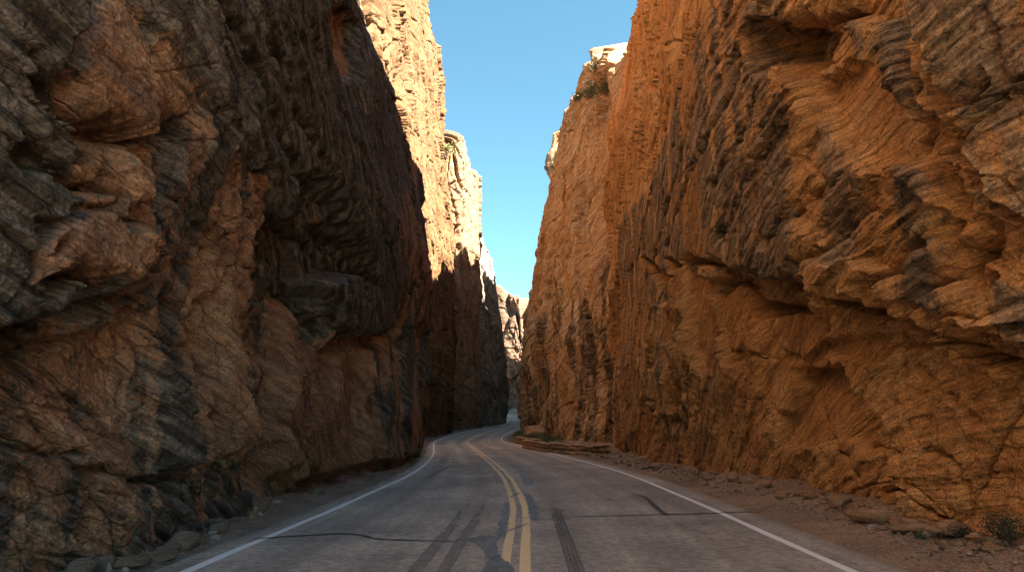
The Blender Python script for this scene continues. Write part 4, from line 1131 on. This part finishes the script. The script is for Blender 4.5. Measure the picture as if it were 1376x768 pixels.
def shrub(name, loc, w, h, n_leaf, leaf, mat, label, cat, seed, trunk=True, group=None):
    r = np.random.default_rng(seed)
    root = empty(name, loc)
    # stems
    tv, tq, k = [], [], 0
    tips = []
    for s_ in range(6):
        a = r.uniform(0, 6.28); rr = r.uniform(.15, .42) * w
        p0 = np.zeros(3); p2 = np.array([math.cos(a) * rr, math.sin(a) * rr, h * r.uniform(.5, .85)]); p1 = np.array([p2[0] * .3, p2[1] * .3, h * .35])
        ts = np.linspace(0, 1, 7)[:, None]
        c_ = (1 - ts) ** 2 * p0 + 2 * ts * (1 - ts) * p1 + ts ** 2 * p2
        rad = np.linspace(.05, .012, 7) * h * .5
        for i in range(7):
            for j in range(5):
                an = j * 6.283 / 5; tv.append(c_[i] + np.array([math.cos(an), math.sin(an), 0]) * rad[i])
        for i in range(6):
            for j in range(5): tq.append((k + i * 5 + j, k + i * 5 + (j + 1) % 5, k + (i + 1) * 5 + (j + 1) % 5, k + (i + 1) * 5 + j))
        k += 35; tips.append(p2)
    link('stem', mesh_np('stem', np.array(tv), tq), M_BARK, root)
    # leaves in clumps around the stem tips
    cen = [t + r.normal(0, .12, 3) * w for t in tips for _ in range(4)]
    lv, lf = [], []
    for i in range(n_leaf):
        c_ = cen[r.integers(len(cen))]
        p = c_ + r.normal(0, 1, 3) * np.array([.13 * w, .13 * w, .12 * h])
        p[2] = abs(p[2])
        u = r.normal(0, 1, 3); u /= np.linalg.norm(u); v = np.cross(u, r.normal(0, 1, 3)); v /= np.linalg.norm(v)
        l = leaf * r.uniform(.6, 1.3)
        lv += [p - u * l, p + v * l * .4, p + u * l, p - v * l * .4]; lf.append((4 * i, 4 * i + 1, 4 * i + 2, 4 * i + 3))
    link('foliage', mesh_np('foliage', np.array(lv), lf, smooth=False), mat, root)
    tag(root, label, cat, group)
    return root

def gpoint(px, py, z=.2):
    x, y = on_ground(px, py, .05)
    for _ in range(4): x, y = on_ground(px, py, float(ground_z(np.array([x]), np.array([y]))[0]))
    x = clear_of_cliff(x, y, .12)
    return (x, y, float(ground_z(np.array([x]), np.array([y]))[0]))
shrub('shrub', gpoint(1282, 719, .25), .26, .13, 700, .014, M_LEAF_D, 'small dark green shrub at the foot of the orange cliff beside a bright cream rock', 'shrub', 1)
shrub('shrub', gpoint(1368, 744, .30), .40, .24, 1500, .015, M_LEAF_D, 'larger dark shrub at the foot of the orange cliff, at the very edge of view', 'shrub', 2)

def on_top(c, px, py):
    """the point of a cliff that shows at a photo position, nearest first"""
    V = c.V.reshape(-1, 3)
    Yc = V[:, 1] * ct + (V[:, 2] - CAM_H) * st_
    ok = V[:, 1] > 5
    u = 688 + FPX * V[:, 0] / np.where(ok, Yc, 1)
    v = 384 - FPX * (-(V[:, 1]) * st_ + (V[:, 2] - CAM_H) * ct) / np.where(ok, Yc, 1)
    d = np.where(ok, (u - px) ** 2 + (v - py) ** 2, 1e9)
    i = int(np.argmin(d + V[:, 1] * .03))
    q = V[i] + (np.array([0, 0, CAM_H]) - V[i]) / np.linalg.norm(V[i]) * .5
    return tuple(float(t) for t in q)

shrub('tree', on_top(ct_, 604, 212), 1.8, 2.2, 1000, .11, M_LEAF_Y, 'small yellow green tree in the notch between the cream cliff and the rock pillar', 'tree', 5)
shrub('tree', on_top(r2, 806, 112), 1.4, 2.2, 500, .10, M_LEAF, 'small dark tree standing alone on the skyline of the amber cliff', 'tree', 6)
for k, (px, py, w, lab) in enumerate(((800, 120, 2.6, 'round dark shrub just below the skyline tree'), (790, 133, 3.0, 'wide shrub on the ledge of the amber cliff, left end of the shrub band'), (806, 131, 3.2, 'dense shrub in the middle of the band on the amber cliff'),
                                      (820, 128, 2.4, 'low shrub on the amber cliff ledge, nearest the orange cliff edge'), (778, 137, 2.0, 'sparse little shrub at the lip of the amber cliff'))):
    shrub('shrub', on_top(r2, px, py), w * .6, .8, 450, .09, M_LEAF, lab, 'shrub', 20 + k, group='shrubs on the amber cliff')

def grass():
    r = np.random.default_rng(9)
    i0 = int(np.argmin(np.abs(CL[:, 1] - 52))); i1 = int(np.argmin(np.abs(CL[:, 1] - 78)))
    P_, f = [], []
    N_ = 6000
    I = r.integers(i0, i1, N_); o = HALF + 1.3 + 2.4 * r.random(N_) ** 1.3
    X = CL[I, 0] + CN[I, 0] * o; Y = CL[I, 1] + CN[I, 1] * o; Zg = ground_z(X, Y)
    hgt = r.uniform(.15, .6, N_) * (.6 + .8 * np.clip(fbm(X / 1.2, Y / 1.2, 2, 4) + .4, 0, 1))
    a = r.uniform(0, 6.28, N_); wv = .03
    dx, dy = np.cos(a) * wv, np.sin(a) * wv; lx, ly = r.normal(0, .12, N_), r.normal(0, .12, N_)
    V = np.stack([np.stack([X - dx, Y - dy, Zg - .02], 1), np.stack([X + dx, Y + dy, Zg - .02], 1), np.stack([X + lx, Y + ly, Zg + hgt], 1)], 1).reshape(-1, 3)
    o_ = link('grass', mesh_np('grass', V, None, np.arange(3 * N_).reshape(-1, 3), smooth=False), M_GRASS)
    tag(o_, kind='stuff')
grass()

def tuft(px, py, h, n_, mat, label, seed):
    r = np.random.default_rng(seed)
    p = gpoint(px, py)
    a = r.uniform(0, 6.28, n_); rr = r.random(n_) ** .7 * h * .35; x0, y0 = np.cos(a) * rr, np.sin(a) * rr
    lean = h * r.uniform(.1, .7, n_); hh = h * r.uniform(.5, 1.1, n_); w = h * .018
    t = np.linspace(0, 1, 4)
    V = []
    F = []
    for i in range(n_):
        b0 = 8 * i; cx, cy = -math.sin(a[i]) * w, math.cos(a[i]) * w
        for q in t:
            X = x0[i] + math.cos(a[i]) * lean[i] * q * q; Y = y0[i] + math.sin(a[i]) * lean[i] * q * q; Z = hh[i] * (q - .25 * q * q); k = 1 - .9 * q
            V += [(X - cx * k, Y - cy * k, Z), (X + cx * k, Y + cy * k, Z)]
        for j in range(3): F.append((b0 + 2 * j, b0 + 2 * j + 1, b0 + 2 * j + 3, b0 + 2 * j + 2))
    o = link('grass_tuft', mesh_np('grass_tuft', np.array(V), F, smooth=False), mat); o.location = p
    tag(o, label, 'grass tuft')
M_DRY = leaf_material('dry_grass', (.20, .15, .07), (.38, .30, .16))
tuft(318, 692, .22, 90, M_DRY, 'dry grass tuft at the dark cliff foot just before the dead twig', 1)
tuft(405, 664, .26, 90, M_DRY, 'dry grass tuft at the dark cliff foot just beyond the dead twig', 2)
tuft(1236, 724, .16, 90, M_GRASS, 'small green grass tuft beside the bright cream rock', 3)
tuft(1330, 735, .20, 110, M_DRY, 'straw coloured grass tuft next to the larger dark shrub', 4)
tuft(1115, 680, .18, 80, M_DRY, 'straw coloured grass tuft in the scree near the rusty orange rock', 5)
tuft(150, 748, .16, 80, M_DRY, 'short dry grass tuft by the broad flat grey rock', 6)
for k, (x_, y_, w_, l_) in enumerate(((-.6, 214, 2.6, 'grey green bush where the road disappears, nearest the dark grey cliff'), (2.6, 222, 3.2, 'grey green bush under the far pale cliff, nearest the amber cliff'))):
    shrub('shrub', (x_, y_, float(zprof(y_))), w_, 1.6, 500, .16, M_LEAF, l_, 'shrub', 40 + k)

# a dead twig leaning at the foot of the dark cliff
tw = gpoint(352, 690, .3)
bm = bmesh.new()
def limb(p0, p1, r0, r1):
    d = (Vector(p1) - Vector(p0)); qn = d.to_track_quat('Z', 'Y'); rings = []
    for k in range(5):
        t = k / 4; c_ = Vector(p0).lerp(Vector(p1), t) + Vector((0, 0, .02 * math.sin(t * 3.1))); rr = r0 + (r1 - r0) * t
        rings.append([bm.verts.new(c_ + qn @ Vector((math.cos(j * 1.2566) * rr, math.sin(j * 1.2566) * rr, 0))) for j in range(5)])
    for k in range(4):
        for j in range(5): bm.faces.new((rings[k][j], rings[k][(j + 1) % 5], rings[k + 1][(j + 1) % 5], rings[k + 1][j]))
limb((0, 0, 0), (.25, .1, .36), .012, .006); limb((.12, .05, .17), (.02, .12, .34), .007, .004); limb((.2, .08, .28), (.33, .05, .40), .006, .003)
me = bpy.data.meshes.new('twig'); bm.to_mesh(me); bm.free()
o = link('twig', me, M_BARK); o.location = tw
tag(o, 'dry pale twig leaning out of the rubble at the foot of the dark cliff', 'twig')
